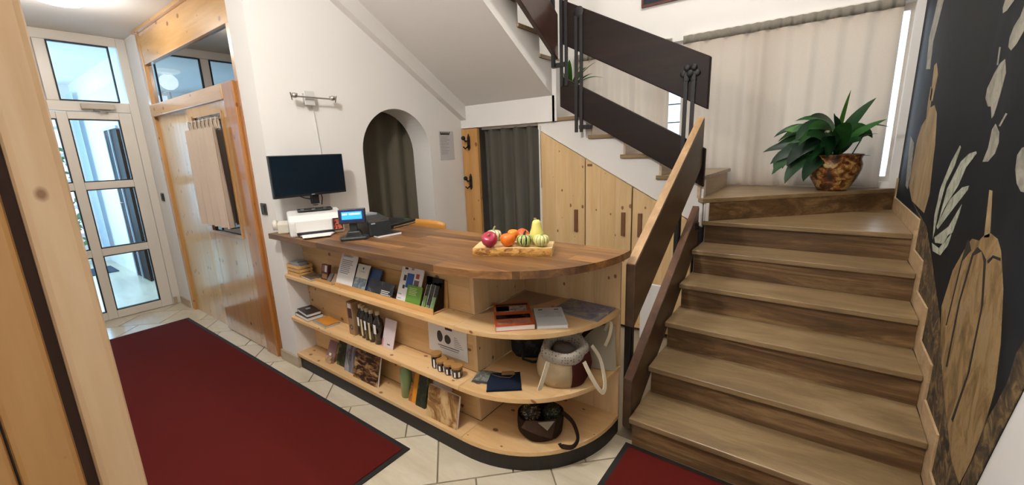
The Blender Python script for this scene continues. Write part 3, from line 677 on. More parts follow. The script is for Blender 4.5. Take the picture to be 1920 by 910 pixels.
obj('lid', M().box(-.132, .132, -.162, .162, .0185, .034), plain('laptop_lid', '#1c1c20', .3), lp, local=True, bev=.006)
obj('silver_edge', M().box(-.115, .125, -.1635, -.159, .006, .016), CHROME, lp, local=True)
obj('lid_sticker', M().box(.09, .105, -.12, -.08, .0341, .0346), plain('green_sticker', '#4f8f57', .5), lp, local=True)
nb = thing('dark_notebook', 'thin dark notebook with white edge lying before the laptop', 'notebook', (-2.205, 1.612, CT), (0, 0, math.radians(83)))
obj('pages', M().box(-.075, .085, -.03, .032, .001, .011), PAPER, nb, local=True)
obj('cover', M().box(-.078, .088, -.026, .035, .011, .0135), BPL, nb, local=True)

# serving board with gourds
ANG = math.radians(27); FL = Vector((-1.357, 1.481))
ex, ey = Vector((math.cos(ANG), math.sin(ANG))), Vector((-math.sin(ANG), math.cos(ANG)))
def bp(a, b): q = FL+ex*a+ey*b; return q.x, q.y
sb = thing('serving_board', 'pale wooden serving board with bark front edge', 'board', (*bp(.195, .08), CT), (0, 0, ANG))
obj('slab', M().box(-.195, .195, -.074, .08, 0, .040), wood('pale_board', '#c9a56a', '#d9bb85', '#e4cb9b', 'X', 10, .5, knots=False), sb, local=True, bev=.003)
rs = random.Random(9); bk = M()
bk.grid(lambda u, v: (-.195+.39*u, -.074-.004-.007*math.sin(PI*v)*(0.6+.4*math.sin(u*37)*math.sin(u*13+1)), .040*v), 40, 5)
obj('bark_edge', bk, photo('bark_brown', [(.36, '#6e4420'), (.5, '#b8863f'), (.65, '#cfa25a')], 22, (1, 1, 3), .7), sb, local=True, solid=.004)
BT = CT+.041
def stripes(name, base, dark, n, mid, width=.25, green=None):
    m, nt, b = newmat(name); tc = N(nt, 'ShaderNodeTexCoord'); sp = N(nt, 'ShaderNodeSeparateXYZ'); nt.links.new(tc.outputs['Object'], sp.inputs[0])
    a = mathn(nt, 'ARCTAN2', sp.outputs[1], sp.outputs[0]); t = mathn(nt, 'FRACT', mathn(nt, 'ADD', mathn(nt, 'MULTIPLY', a, n/(2*PI)), 10.0))
    t = mathn(nt, 'ADD', t, mathn(nt, 'MULTIPLY', mathn(nt, 'SUBTRACT', noise(nt, tc.outputs['Object'], 60, 4), .5), .35))
    tri = mathn(nt, 'ABSOLUTE', mathn(nt, 'SUBTRACT', t, .5))
    nt.links.new(ramp(nt, tri, [(0, mid), (.5-width-.06, base), (.5-width, dark), (.5, dark)]), b.inputs['Base Color'])
    b.inputs['Roughness'].default_value = .35; return m
def gourd(name, label, a, b, R, hz, mat, ribs, depth, stem=None, tilt=(0, 0, 0), z=BT):
    t = thing(name, label, 'gourd', (*bp(a, b), z), tilt)
    pr_ = []
    for i in range(13):
        q = PI*i/12; pr_.append((max(.0005, R*math.sin(q)**.85), hz/2-hz/2*math.cos(q)*(1-.28*max(0, -math.cos(q))**3)))
    o = obj('flesh', M().lathe(pr_, n=48, rib=lambda x: 1-depth*abs(math.cos(x*ribs/2))**6), mat, t, local=True, smooth=True)
    if stem:
        c, h = stem; obj('stem', M().tube([(0, 0, hz*.80), (.002, 0, hz*.86+h*.5), (.008, .003, hz*.86+h)], [.008, .005, .004], 6), plain('stem_'+c, c, .7), t, local=True)
    return t
gourd('carnival_squash', 'cream squash with green stem at the back left of the board', .085, .112, .040, .062, stripes('cream_stripes', '#e6d9a4', '#3d4a2a', 10, '#efe6bf', .06), 10, .12, ('8a8a5c', .022), z=BT+.012)
gourd('pomegranate', 'dark pink pomegranate at the left front of the board', .082, .042, .040, .076, plain('pomegranate_skin', '#a12f45', .28, var=.25, vs_=25), 6, .02, ('#a06a50', .010), (math.radians(38), 0, ANG), BT+.010)
gourd('orange_fruit', 'orange at the middle front of the board', .170, .040, .037, .072, plain('orange_peel', '#e0701c', .4, var=.08, vs_=30, bmp=.2, bs_=300), 1, 0, None)
gourd('small_orange', 'yellowish orange between the squash and the pear gourd', .185, .105, .028, .055, plain('light_orange_peel', '#e58a22', .4, var=.08, vs_=30), 1, 0, None, z=BT+.022)
gourd('red_kuri', 'reddish orange pumpkin at the back of the board', .215, .126, .036, .068, plain('kuri_skin', '#d4572a', .35, var=.15, vs_=25), 8, .03, ('#c08a50', .008), (0, math.radians(40), 0), BT+.014)
gourd('dark_striped_squash', 'green and black striped squash at the front of the board', .252, .042, .039, .066, stripes('dark_stripes', '#c9cf83', '#16231a', 9, '#8ba050', .13), 9, .10, ('#26301c', .020))
gourd('pale_striped_squash', 'pale yellow striped squash at the right front of the board', .335, .040, .040, .064, stripes('pale_stripes', '#e2dd9a', '#3c5230', 11, '#c9cb7a', .06), 11, .14, ('#8a9a60', .006))
pg = thing('pear_gourd', 'pale yellow pear shaped gourd at the back right of the board', 'gourd', (*bp(.305, .115), BT))
obj('flesh', M().lathe([(.0005, 0), (.02, .002), (.034, .018), (.038, .036), (.034, .056), (.027, .075), (.0235, .095), (.021, .108), (.014, .117), (.0005, .119)], n=24), plain('pear_gourd_skin', '#e3d777', .35, var=.1), pg, local=True, smooth=True)
obj('stem', M().tube([(0, 0, .116), (-.006, 0, .124), (-.014, .002, .122)], .005, 6), plain('pear_stem', '#8c7a4c', .7), pg, local=True)

# chair behind the counter
ch = thing('desk_chair', 'orange plywood chair behind the counter', 'chair', (-2.68, 2.32, 0), (0, 0, math.radians(4)))
PLY = plain('orange_plywood', '#c88a3e', .4)
obj('seat', M().box(-.21, .21, -.21, .21, .44, .465), PLY, ch, local=True, bev=.008)
obj('backrest', M().grid(lambda u, v: (-.23+.46*u, .03-.05*(1-(2*u-1)**2)-.0+.0, .78+.235*v-.03*(2*u-1)**4*v), 14, 6), PLY, ch, local=True, solid=.014, smooth=True)
for sx in (-1, 1):
    for sy in (-1, 1): obj('leg', M().tube([(.18*sx, .18*sy, .445), (.2*sx, .2*sy, 0)], .014, 8), CHROME, ch, local=True)
    obj('back_post', M().tube([(.18*sx, .17, .45), (.18*sx, .10, .7), (.16*sx, .03, .86)], .012, 8), CHROME, ch, local=True)

# ------------------------------------------------------------------ things on the desk wall
mo = thing('monitor', 'black flat monitor on a wall arm above the printer', 'monitor', (-2.91, 1.535, 1.288))
obj('shell', M().box(-2.93, -2.902, 1.272, 1.797, 1.288, 1.570), BPL, mo, bev=.004)
obj('screen', M().box(-2.902, -2.9008, 1.280, 1.789, 1.306, 1.563), plain('screen_black', '#0c1822', .18, var=.3, vs_=2), mo)
obj('maker_badge', M().box(-2.9012, -2.9002, 1.525, 1.548, 1.294, 1.299), plain('pale_plate', '#a9adb2', .4), mo)
obj('wall_arm', M().box(-3.058, -2.93, 1.51, 1.56, 1.34, 1.40).box(-3.058, -3.045, 1.49, 1.58, 1.30, 1.44), BPL, mo, bev=.003)
obj('stand_neck', M().box(-2.95, -2.925, 1.535, 1.59, 1.225, 1.295).box(-2.95, -2.93, 1.548, 1.582, 1.212, 1.218), BPL, mo, bev=.003)
obj('cable', M().tube([(-2.95, 1.62, 1.30), (-2.96, 1.632, 1.26), (-2.96, 1.622, 1.21)], .004, 6), BPL, mo)
obj('cable', M().tube([(-2.95, 1.44, 1.30), (-2.955, 1.50, 1.27), (-2.95, 1.54, 1.26)], .004, 6), BPL, mo)
wl = thing('wall_lamp', 'chrome twin spot wall lamp with square plate above the monitor', 'lamp', (-3.0, 1.66, 1.97))
obj('plate', M().box(-3.02, -3.005, 1.628, 1.70, 1.915, 2.012), plain('pale_satin_steel', '#d6d4d0', .4, metal=.2), wl, bev=.003)
obj('mount', M().box(XW, -3.02, 1.64, 1.69, 1.93, 2.0), CHROME, wl)
obj('rod', M().tube([(-2.985, 1.53, 1.967), (-2.985, 1.84, 1.965)], .006, 8), CHROME, wl)
for y, sgn in ((1.545, -1), (1.825, 1)):
    h = obj('spot_head', M().lathe([(.006, 0), (.020, .004), (.022, .03), (.006, .034)], (-2.985, y, 1.955), 14), CHROME, wl, smooth=True)
    obj('spot_pin', M().tube([(-2.985, y+.02*sgn, 1.94), (-2.98, y+.03*sgn, 1.99)], .004, 6), CHROME, wl)
obj('cord', M().tube([(XW+.006, 1.70, 1.915), (XW+.006, 1.712, 1.75), (XW+.006, 1.72, 1.55)], .006, 6), plain('white_cord', '#d2d0cc', .5), wl)
nt_ = thing('wall_notice', 'white printed notice pinned to the wall beside the arch', 'notice', (XW+.002, 3.04, 1.475))
obj('sheet', M().box(XW+.001, XW+.003, 2.95, 3.145, 1.478, 1.757), plain('grey_paper', '#c4c2c2', .7), nt_)
pm = M(); pm.box(XW+.003, XW+.0038, 2.965, 3.09, 1.72, 1.737)
for i in range(5): pm.box(XW+.003, XW+.0038, 2.965+.028*i, 2.983+.028*i, 1.737, 1.748)
obj('heading_print', pm, INK, nt_)
gm = M()
for i in range(12):
    z = 1.70-.015*i; gm.box(XW+.003, XW+.0036, 2.965, 2.965+random.uniform(.08, .15), z, z+.005)
obj('text_print', gm, GREYINK, nt_)

# ------------------------------------------------------------------ books, leaflets, bottles on the shelves
def doc(name, label, cat, x0, x1, zb, zt, yb, yt, mat, th=.002, prints=(), group=None, pages=None):
    w, h = x1-x0, math.hypot(zt-zb, yt-yb); t = thing(name, label, cat, ((x0+x1)/2, yb, zb), (-math.atan2(yt-yb, zt-zb), 0, 0), group)
    if pages:
        obj('pages', M().box(-w/2+.001, w/2-.001, .0012, th-.001, .001, h-.001), PAPER, t, local=True)
        obj('cover', M().box(-w/2, w/2, 0, .0012, 0, h).box(-w/2, w/2, th-.001, th, 0, h).box(-w/2, -w/2+.001, .0012, th-.001, 0, h), mat, t, local=True)
    else: obj('sheet', M().box(-w/2, w/2, 0, th, 0, h), mat, t, local=True)
    for pn, a, b, c, e, pmt in prints:
        obj(pn, M().box(-w/2+a*w, -w/2+b*w, -.0006, 0, c*h, e*h), pmt, t, local=True)
    return t
def lines(n, a, b, z0, z1, mat, name='text_print'):
    r = random.Random(n*7+int(a*100)); s = (z1-z0)/n
    return [(name, a, a+(b-a)*r.uniform(.7, 1), z0+i*s, z0+i*s+s*.45, mat) for i in range(n)]
def flatbook(name, label, cx, cy, z, w, d, h, ang, cover, prints=(), cat='book', soft=False, group=None):
    t = thing(name, label, cat, (cx, cy, z), (0, 0, math.radians(ang)), group)
    obj('pages', M().box(-w/2+.002, w/2-.003, -d/2+.002, d/2-.002, .002, h-.0015), PAPER, t, local=True)
    obj('cover', M().box(-w/2, w/2, -d/2, d/2, h-.0018, h).box(-w/2, w/2, -d/2, d/2, 0, .002).box(-w/2, -w/2+.002, -d/2, d/2, .002, h-.0018), cover, t, local=True)
    for pn, a, b, c, e, pmt in prints:
        obj(pn, M().box(-w/2+a*w, -w/2+b*w, -d/2+c*d, -d/2+e*d, h, h+.0006), pmt, t, local=True)
    return t
S1, S2, S3 = .7355, .4105, .1225
NAVY = plain('navy_card', '#1f2a44', .5); BLUE = plain('blue_card', '#23406e', .5); GREEN = plain('leaflet_green', '#5f8a2c', .5); BLK = plain('black_card', '#1a1a1c', .45)
# wooden crate with cards
cr_ = thing('small_crate', 'little slatted wooden crate of cards at the end of the top shelf', 'crate', (-2.96, 1.395, S1), (0, 0, math.radians(0)))
SL = wood('crate_slat', '#b98a4e', '#c99c60', '#d6ae76', 'X', 12, .5, knots=False)
for i in range(3):
    z = .004+.026*i
    obj('slat', M().box(-.085, .085, -.05, -.045, z, z+.020), SL, cr_, local=True); obj('slat', M().box(-.085, .085, .045, .05, z, z+.020), SL, cr_, local=True)
    obj('slat', M().box(.080, .085, -.045, .045, z, z+.020), SL, cr_, local=True); obj('slat', M().box(-.085, -.080, -.045, .045, z, z+.020), SL, cr_, local=True)
for sx in (-1, 1):
    for sy in (-1, 1): obj('corner_stick', M().box(sx*.078-.004, sx*.078+.004, sy*.04-.004, sy*.04+.004, 0, .08), SL, cr_, local=True)
obj('bottom', M().box(-.08, .08, -.045, .045, 0, .004), SL, cr_, local=True)
tag(obj('card_pile', M().box(-3.02, -2.90, 1.36, 1.425, S1+.006, S1+.092).box(-2.99, -2.93, 1.37, 1.42, S1+.092, S1+.098), plain('grey_blue_card', '#8f9499', .5), bev=.002), 'pile of grey cards filling the little wooden crate', 'cards')
flatbook('photo_booklet', 'booklet with dark photo cover lying beside the wooden crate', -2.795, 1.397, S1, .17, .10, .012, -6, photo('dark_photo_a', [(.35, '#2c2620'), (.5, '#5a4a38'), (.65, '#7d7264')], 30), cat='booklet')
tb = thing('card_tray', 'low wooden card tray beside the white sheet', 'tray', (-2.60, 1.40, S1))
obj('tray_lip', M().box(-2.70, -2.50, 1.362, 1.370, S1, S1+.018), SL, tb); obj('tray_base', M().box(-2.70, -2.50, 1.370, 1.44, S1, S1+.006), SL, tb)
doc('card_box', 'upright dark red card box in the wooden tray', 'box', -2.685, -2.605, S1+.007, S1+.108, 1.395, 1.415, plain('dark_red_card', '#4d2019', .45), .022, [('label_print', .5, .82, .52, .95, PAPER), ('picture_print', .1, .45, .55, .95, plain('dull_rose_print', '#8c5a55', .5)), ('picture_print', .15, .9, .08, .38, plain('tan_print', '#9a7152', .5))])
doc('visiting_cards', 'grey visiting cards leaning in the wooden tray', 'cards', -2.60, -2.56, S1+.007, S1+.055, 1.385, 1.42, plain('grey_card', '#77716b', .5), .010)
doc('visiting_cards', 'tan visiting cards next to the white sheet', 'cards', -2.545, -2.505, S1+.007, S1+.058, 1.385, 1.42, plain('tan_card', '#a58a6c', .5), .010)
# leaflet rack
rk = thing('leaflet_rack', 'long low wooden leaflet rack on the top shelf', 'rack', (-2.0, 1.42, S1))
obj('lip', M().box(-2.455, -1.548, 1.360, 1.367, S1, S1+.030), SL, rk, bev=.001)
obj('base', M().box(-2.455, -1.548, 1.367, 1.474, S1, S1+.005), SL, rk)
obj('back', M().prism([(1.462, S1+.005), (1.470, S1+.005), (1.479, S1+.15), (1.474, S1+.15)], 'x', -2.455, -1.548), SL, rk)
ZB = S1+.0055
doc('info_sheet', 'tall white printed sheet at the left end of the leaflet rack', 'sheet', -2.475, -2.295, ZB, .948, 1.372, 1.456, PAPER, .0015, lines(4, .12, .75, .86, .97, INK, 'heading_print')[:3]+lines(8, .1, .8, .38, .80, GREYINK))
doc('brochure', 'narrow navy brochure beside the white sheet', 'brochure', -2.345, -2.255, ZB, .878, 1.380, 1.452, NAVY, .006)
doc('brochure', 'pale brochure with a misty valley photo', 'brochure', -2.285, -2.165, ZB, .893, 1.370, 1.440, plain('cream_card', '#c9c6b6', .45), .005, [('picture_print', .02, .98, .02, .5, photo('misty_valley', [(.3, '#3d4f63'), (.5, '#6f7f86'), (.65, '#b9bdb2')], 25)), ('emblem_print', .45, .55, .82, .9, INK), ('heading_print', .3, .7, .72, .745, GREYINK)])
doc('brochure', 'deep blue brochure behind the misty valley brochure', 'brochure', -2.17, -2.065, ZB, .876, 1.382, 1.452, BLUE, .006)
doc('photo_booklet', 'wide dark booklet with night landscape cover', 'booklet', -2.14, -1.905, ZB, .826, 1.372, 1.412, photo('night_photo', [(.35, '#1a1c24'), (.55, '#2c3038'), (.68, '#8a8c8c')], 9), .006, lines(4, .55, .95, .12, .55, PAPER, 'heading_print'))
doc('leaflet', 'white leaflet with blue car drawing and red balloon', 'leaflet', -1.868, -1.690, ZB, .948, 1.374, 1.456, PAPER, .006, [('blue_print', .30, .62, .42, .78, plain('print_blue', '#1f4f9e', .5)), ('red_print', .70, .85, .68, .80, plain('print_red', '#b8453c', .5)), ('grey_print', .66, .88, .46, .64, plain('print_mauve', '#6b5558', .5)), ('wheel_print', .16, .28, .58, .72, INK), ('wheel_print', .18, .28, .38, .47, INK), ('heading_print', .14, .28, .86, .91, INK), ('heading_print', .44, .56, .87, .93, GREYINK), ('text_print', .05, .2, .22, .25, GREYINK), ('text_print', .05, .22, .12, .14, GREYINK)])
doc('leaflet', 'bright green leaflet in front of the car leaflet', 'leaflet', -1.785, -1.665, ZB, .850, 1.3685, 1.408, GREEN, .0025, lines(5, .15, .75, .55, .92, plain('pale_green_ink', '#a9c07a', .5)))
hd_ = thing('acrylic_holder', 'clear holder at the right end of the leaflet rack', 'holder', (-1.62, 1.43, ZB))
obj('side_wall', M().prism([(1.372, ZB), (1.45, ZB), (1.470, .895), (1.462, .895)], 'x', -1.563, -1.561), glass('acrylic', '#e6ddcf', 1.4), hd_)
obj('back_wall', M().prism([(1.446, ZB), (1.448, ZB), (1.472, .895), (1.470, .895)], 'x', -1.70, -1.563), MATS['acrylic'], hd_)
for i, (nm, lab, mt, zt) in enumerate((('leaflet', 'dark leaflet upright in the clear holder, first behind the green one', photo('leaf_dark_a', [(.4, '#25261f'), (.6, '#47463a')], 20), .862), ('leaflet', 'dark leaflet in the middle of the clear holder', photo('leaf_dark_b', [(.4, '#1d1d1c'), (.6, '#4b4a44')], 20), .868), ('leaflet', 'black and green leaflet at the right end of the clear holder', BLK, .866))):
    doc(nm, lab, 'leaflet', -1.662+.033*i, -1.634+.033*i, ZB+.001, zt, 1.378, 1.438, mt, .006, [('green_print', .1, .9, .03, .55 if i != 1 else .2, plain('soft_green', '#6f9457', .5)), ('pale_edge', .0, .08, .0, 1.0, PAPER)])
# books on the round top shelf
flatbook('hiking_book', 'thick red orange paperback on the round top shelf', -1.175, 1.548, S1, .185, .30, .026, 41, plain('red_orange_cover', '#b54a22', .35),
    [('picture_print', .06, .96, .84, .93, BLK), ('picture_print', .06, .9, .58, .82, photo('mountain_photo', [(.38, '#4a3a40'), (.48, '#a3948c'), (.62, '#d3c8bc')], 28, (1, 2.5, 1))), ('sun_print', .02, .42, .60, .82, plain('sun_orange', '#d98a2a', .4)), ('picture_print', .04, .94, .28, .44, BLK), ('title_print', .28, .74, .36, .42, plain('title_white', '#d8d2cc', .5)), ('title_print', .30, .80, .29, .34, plain('title_red', '#c2401f', .5)), ('picture_print', .06, .9, .06, .24, photo('red_rock', [(.35, '#7d4a38'), (.6, '#b57a60')], 16))])
flatbook('white_booklet', 'white paper booklet between the red paperback and the magazine', -1.012, 1.632, S1, .145, .225, .016, 38, plain('grey_white_cover', '#cfd2d4', .5), [('picture_print', .08, .92, .45, .78, photo('pale_landscape', [(.35, '#a9b0b4'), (.6, '#c6cccd')], 12)), ('heading_print', .15, .3, .86, .9, INK), ('heading_print', .7, .85, .86, .9, INK)], cat='booklet')
flatbook('magazine', 'open topped landscape magazine at the back of the round shelf', -.93, 1.825, S1, .265, .20, .006, -2, photo('valley_magazine', [(.35, '#4b4a66'), (.5, '#77758a'), (.6, '#8c8f78'), (.7, '#b9b3a6')], 14), cat='magazine')
tag(obj('kraft_sheet', M().prism([(-1.355, 1.50), (-1.17, 1.76), (-1.12, 1.915), (-1.35, 1.92)], 'z', S1, S1+.001), plain('kraft_paper', '#a98f73', .7)), 'brown kraft paper sheet lying behind the red paperback', 'sheet')
# middle shelf
flatbook('dark_book', 'dark hardback lowest in the stack on the middle shelf', -2.945, 1.405, S2, .20, .115, .026, -4, plain('brown_black_cover', '#2e2320', .4))
flatbook('dark_book', 'dark hardback on top of the small stack on the middle shelf', -2.95, 1.41, S2+.0265, .19, .10, .022, -8, plain('black_brown_cover', '#241c1a', .4), [('emblem_print', .25, .4, .4, .7, GREYINK)])
flatbook('grey_notebook', 'grey notebook under the orange notebook', -2.715, 1.402, S2, .185, .10, .012, -4, plain('grey_cover', '#8c8a80', .5), cat='notebook')
flatbook('orange_notebook', 'orange notebook lying on the grey notebook', -2.70, 1.408, S2+.0125, .155, .09, .008, -6, plain('orange_cover', '#c9832a', .45), cat='notebook')
cb_ = thing('bottle_carton', 'tall kraft cardboard carton beside the dark bottles', 'carton', (-2.37, 1.425, S2))
obj('carton', M().box(-2.405, -2.342, 1.39, 1.45, S2, S2+.225), plain('kraft_card', '#8f7250', .7), cb_, bev=.001)
obj('label_print', M().box(-2.395, -2.355, 1.3893, 1.39, S2+.115, S2+.18), plain('label_brown', '#4a2f36', .5), cb_); obj('label_print', M().box(-2.395, -2.358, 1.3893, 1.39, S2+.185, S2+.215), PAPER, cb_)
obj('stamp_print', M().lathe([(.010, 0), (.018, 0)], (0, 0, 0), 16).xf(Matrix.Translation((-2.373, 1.3892, S2+.055)) @ Matrix.Rotation(PI/2, 4, 'X')), INK, cb_)
BOT = plain('dark_bottle_glass', '#1a1213', .12, coat=.4); CAPM = plain('cream_cap', '#b5a88c', .5)
bx = [(-2.318, .026, 1.432, 'first of the five dark bottles, beside the carton'), (-2.268, .025, 1.42, 'second of the five dark bottles from the carton'), (-2.222, .025, 1.415, 'middle one of the five dark bottles'), (-2.175, .025, 1.412, 'fourth of the five dark bottles, with a long cream label'), (-2.118, .032, 1.418, 'widest of the five dark bottles, beside the pale card')]
for i, (x, r, y, lab) in enumerate(bx):
    t = thing('dark_bottle', lab, 'bottle', (x, y, S2), group='dark bottles on the middle shelf')
    obj('glass_body', M().lathe([(.001, 0), (r, .001), (r, .125), (r*.85, .15), (.013, .17), (.012, .195), (.001, .196)], (x, y, S2), 20), BOT, t, smooth=True)
    obj('cap', M().lathe([(.014, .186), (.014, .210), (.001, .211)], (x, y, S2), 16), CAPM, t)
    hh = .06 if i in (0, 2, 4) else .11; z0 = S2+(.07 if hh < .1 else .02)
    lb_ = M().lathe([(r+.0006, z0-S2), (r+.0006, z0-S2+hh)], (x, y, S2), 8, a0=PI*1.36, a1=PI*1.62)
    obj('paper_label', lb_, plain('cream_label', '#c9bb92', .6) if hh > .1 else PAPER, t, solid=.0006)
doc('greeting_card', 'pale pink card leaning beside the bottles', 'card', -2.075, -1.968, S2+.001, S2+.165, 1.395, 1.445, plain('pale_pink_card', '#cfbfc2', .6), .003, [('red_print', 0, .12, 0, .3, plain('rose_print', '#b8858c', .5)), ('text_print', .45, .7, .1, .14, INK)])
doc('poster_sheet', 'white poster with two dark apples behind the jam jars', 'poster', -1.73, -1.432, .450, .690, 1.474, 1.4785, PAPER, .001,
    [('logo_print', .46, .64, .63, .72, plain('logo_plum', '#3b1520', .5))]+[('text_print', .68, .9-.03*i, .26+.045*i, .275+.045*i, GREYINK) for i in range(6)]+[('heading_print', .25, .8, .20, .218, INK), ('heading_print', .3, .78, .15, .162, INK)])
ap = M()
for x, z, rx, rz in ((-1.638, .552, .022, .034), (-1.578, .546, .024, .027)):
    ap.prism([(x+rx*math.cos(a*PI/10)*(1+.06*math.cos(3*a*PI/10)), z+rz*math.sin(a*PI/10)) for a in range(20)], 'y', 0, .0006)
po_ = [o for o in bpy.data.objects if o.name.startswith('poster_sheet')][0]
ap.v = [(x+1.581, y-.0007, z-.450) for x, y, z in ap.v]
obj('apple_print', ap, INK, po_, local=True)
JAM = plain('dark_jam', '#24100d', .12, coat=.5); LID = plain('jar_lid_brown', '#9c7340', .45)
for x, y, h, lab in ((-1.600, 1.405, .082, 'tallest jam jar, at the left of the row'), (-1.548, 1.395, .062, 'second jam jar from the left'), (-1.490, 1.392, .062, 'third jam jar from the left'), (-1.434, 1.392, .062, 'rightmost jam jar, by the shelf corner')):
    t = thing('jam_jar', lab, 'jar', (x, y, S2), group='jam jars on the middle shelf'); r = .0285
    obj('glass_body', M().lathe([(.001, 0), (r-.002, 0), (r, .004), (r, h-.014), (r-.004, h-.010), (.001, h-.010)], (x, y, S2), 8), JAM, t)
    obj('lid', M().lathe([(r+.001, h-.012), (r+.002, h), (.001, h+.002)], (x, y, S2), 20), LID, t, smooth=False)
    for a in (1.28, 1.55, 1.80): obj('paper_label', M().lathe([(r+.0008, .008), (r+.0008, h-.026)], (x, y, S2), 3, a0=PI*a, a1=PI*(a+.11)), PAPER, t, solid=.0005)
# bottom shelf
doc('pink_packet', 'dusky pink packet at the left end of the bottom shelf', 'packet', -2.76, -2.66, S3, S3+.135, 1.38, 1.44, plain('dusky_pink', '#8c6a66', .6), .006, [('text_print', .3, .55, .3, .42, PAPER)])
doc('shell_packet', 'clear packet of pale shells before the pink packet', 'packet', -2.735, -2.67, S3, S3+.045, 1.365, 1.38, photo('pale_shells', [(.35, '#8a6a4c'), (.55, '#c2a27c')], 40), .012)
doc('picture_book', 'green and black picture book on the bottom shelf', 'book', -2.635, -2.50, S3, S3+.225, 1.395, 1.455, photo('garden_cover', [(.35, '#11140f'), (.52, '#26311f'), (.62, '#56702a'), (.75, '#a0a86a')], 14), .010, [('title_print', .2, .8, .84, .9, GREYINK)], pages=True)
doc('picture_book', 'grey book with forest waterfall cover on the bottom shelf', 'book', -2.515, -2.365, S3, S3+.215, 1.378, 1.435, photo('waterfall_cover', [(.34, '#2b2224'), (.48, '#77757c'), (.65, '#a9a7ad')], 12, (1.6, 1, .6)), .010, pages=True)
doc('picture_book', 'large dark book with rocky landscape cover on the bottom shelf', 'book', -2.385, -2.125, S3, S3+.205, 1.362, 1.415, photo('rock_cover', [(.34, '#171011'), (.47, '#33231a'), (.55, '#8a6238'), (.66, '#b59a74')], 16, (.8, 1, 2.2)), .014, pages=True)
gb = thing('green_glass_bottle', 'slim green glass bottle on the bottom shelf', 'bottle', (-1.90, 1.42, S3))
obj('glass_body', M().lathe([(.001, 0), (.036, .001), (.036, .15), (.03, .175), (.014, .195), (.013, .222), (.001, .223)], (-1.90, 1.42, S3), 20), plain('green_glass', '#7f9a68', .12, coat=.4), gb, smooth=True)
obj('stopper', M().lathe([(.014, .218), (.014, .235), (.001, .236)], (-1.90, 1.42, S3), 12), CAPM, gb)
doc('dried_fruit_bag', 'small clear bag of dried fruit beside the orange packet', 'bag', -1.855, -1.815, S3, S3+.10, 1.385, 1.42, photo('dried_fruit', [(.35, '#6b2f1a'), (.6, '#b5793c')], 40), .014)
doc('orange_packet', 'bright orange packet standing on the bottom shelf', 'packet', -1.825, -1.772, S3, S3+.20, 1.385, 1.44, plain('packet_orange', '#c9861f', .45), .010, [('dark_print', .72, 1, .3, .95, BLK)])
doc('herb_book', 'narrow dark book with green plants beside the orange packet', 'book', -1.785, -1.705, S3, S3+.205, 1.378, 1.44, photo('herb_cover', [(.35, '#141915'), (.55, '#2a3526'), (.7, '#6a8a4a')], 18), .008)
doc('white_sheet', 'blank white sheet behind the pale tree picture', 'sheet', -1.72, -1.565, S3, S3+.20, 1.455, 1.478, PAPER, .002)
doc('tree_picture', 'pale square picture block with brown tree motif', 'picture', -1.655, -1.425, S3, S3+.175, 1.345, 1.385, photo('tree_panel', [(.34, '#4a2f1c'), (.44, '#8f6a40'), (.5, '#bfa072'), (.7, '#cdb48a')], 6), .016, pages=True)

# ------------------------------------------------------------------ bags on the round shelves
def sack(rx, ry, prof, n=28, a0=0, a1=2*PI, wob=.05, seed=1):
    r = random.Random(seed); ph = [r.uniform(0, 6) for _ in range(4)]
    m = M(); full = abs(a1-a0-2*PI) < 1e-6; cnt = n if full else n+1; base = 0
    for f, z in prof:
        for j in range(cnt):
            a = a0+(a1-a0)*j/n; q = f*(1+wob*math.sin(2*a+ph[0]+z*9)+wob*.6*math.sin(5*a+ph[1]+z*23))
            m.v.append((rx*q*math.cos(a), ry*q*math.sin(a), z))
    for i in range(len(prof)-1):
        for j in range(n):
            j2 = (j+1) % cnt; m.f.append((i*cnt+j, i*cnt+j2, (i+1)*cnt+j2, (i+1)*cnt+j))
    return m
BEI = fabric('bag_beige', '#b5a283'); MAR = fabric('bag_maroon', '#4a241f'); DBR = fabric('bag_dark_brown', '#2c2120'); STR = fabric('strap_cream', '#d6cbb0', weave=90)
def dotted():
    m, nt, b = newmat('dotted_grey_lining'); tc = N(nt, 'ShaderNodeTexCoord'); vo = N(nt, 'ShaderNodeTexVoronoi'); vo.inputs['Scale'].default_value = 75; vo.inputs['Randomness'].default_value = .3
    nt.links.new(tc.outputs['Object'], vo.inputs['Vector']); nt.links.new(ramp(nt, vo.outputs['Distance'], [(.2, '#5c5852'), (.35, '#a39c90')]), b.inputs['Base Color']); b.inputs['Roughness'].default_value = .9; return m
LIN = dotted()
TI = math.radians
hbag = thing('patchwork_bag', 'patchwork cloth handbag standing open with cream straps', 'bag', (-.965, 1.675, S2+.004), (TI(14), 0, TI(38)))
PRF = [(.55, .0), (.88, .012), (1.0, .05), (1.02, .10), (.93, .15), (.80, .185)]
for nm, mt, a, b in (('beige_panel', BEI, 1.02, 1.56), ('maroon_panel', MAR, 1.56, 2.02), ('brown_panel', DBR, .62, 1.02), ('rear_panel', BEI, 0.02, .62)):
    obj(nm, sack(.125, .095, PRF, 14, PI*a, PI*b, .02, 2), mt, hbag, local=True, smooth=True, solid=.004)
obj('base_panel', sack(.125, .095, [(.02, .001), (.55, .0)], 24, wob=.02, seed=2), DBR, hbag, local=True)
obj('folded_lining', sack(.125, .095, [(.80, .145), (.92, .165), (.90, .195), (.80, .215), (.66, .205), (.58, .16), (.50, .08), (.1, .05)], 30, wob=.07, seed=5), LIN, hbag, local=True, smooth=True, solid=.003)
obj('stuffing_cloth', sack(.055, .05, [(1.0, .10), (1.0, .15), (.8, .19), (.5, .20), (.05, .205)], 18, wob=.18, seed=8), fabric('grey_brown_cloth', '#5c5350'), hbag, local=True, smooth=True)
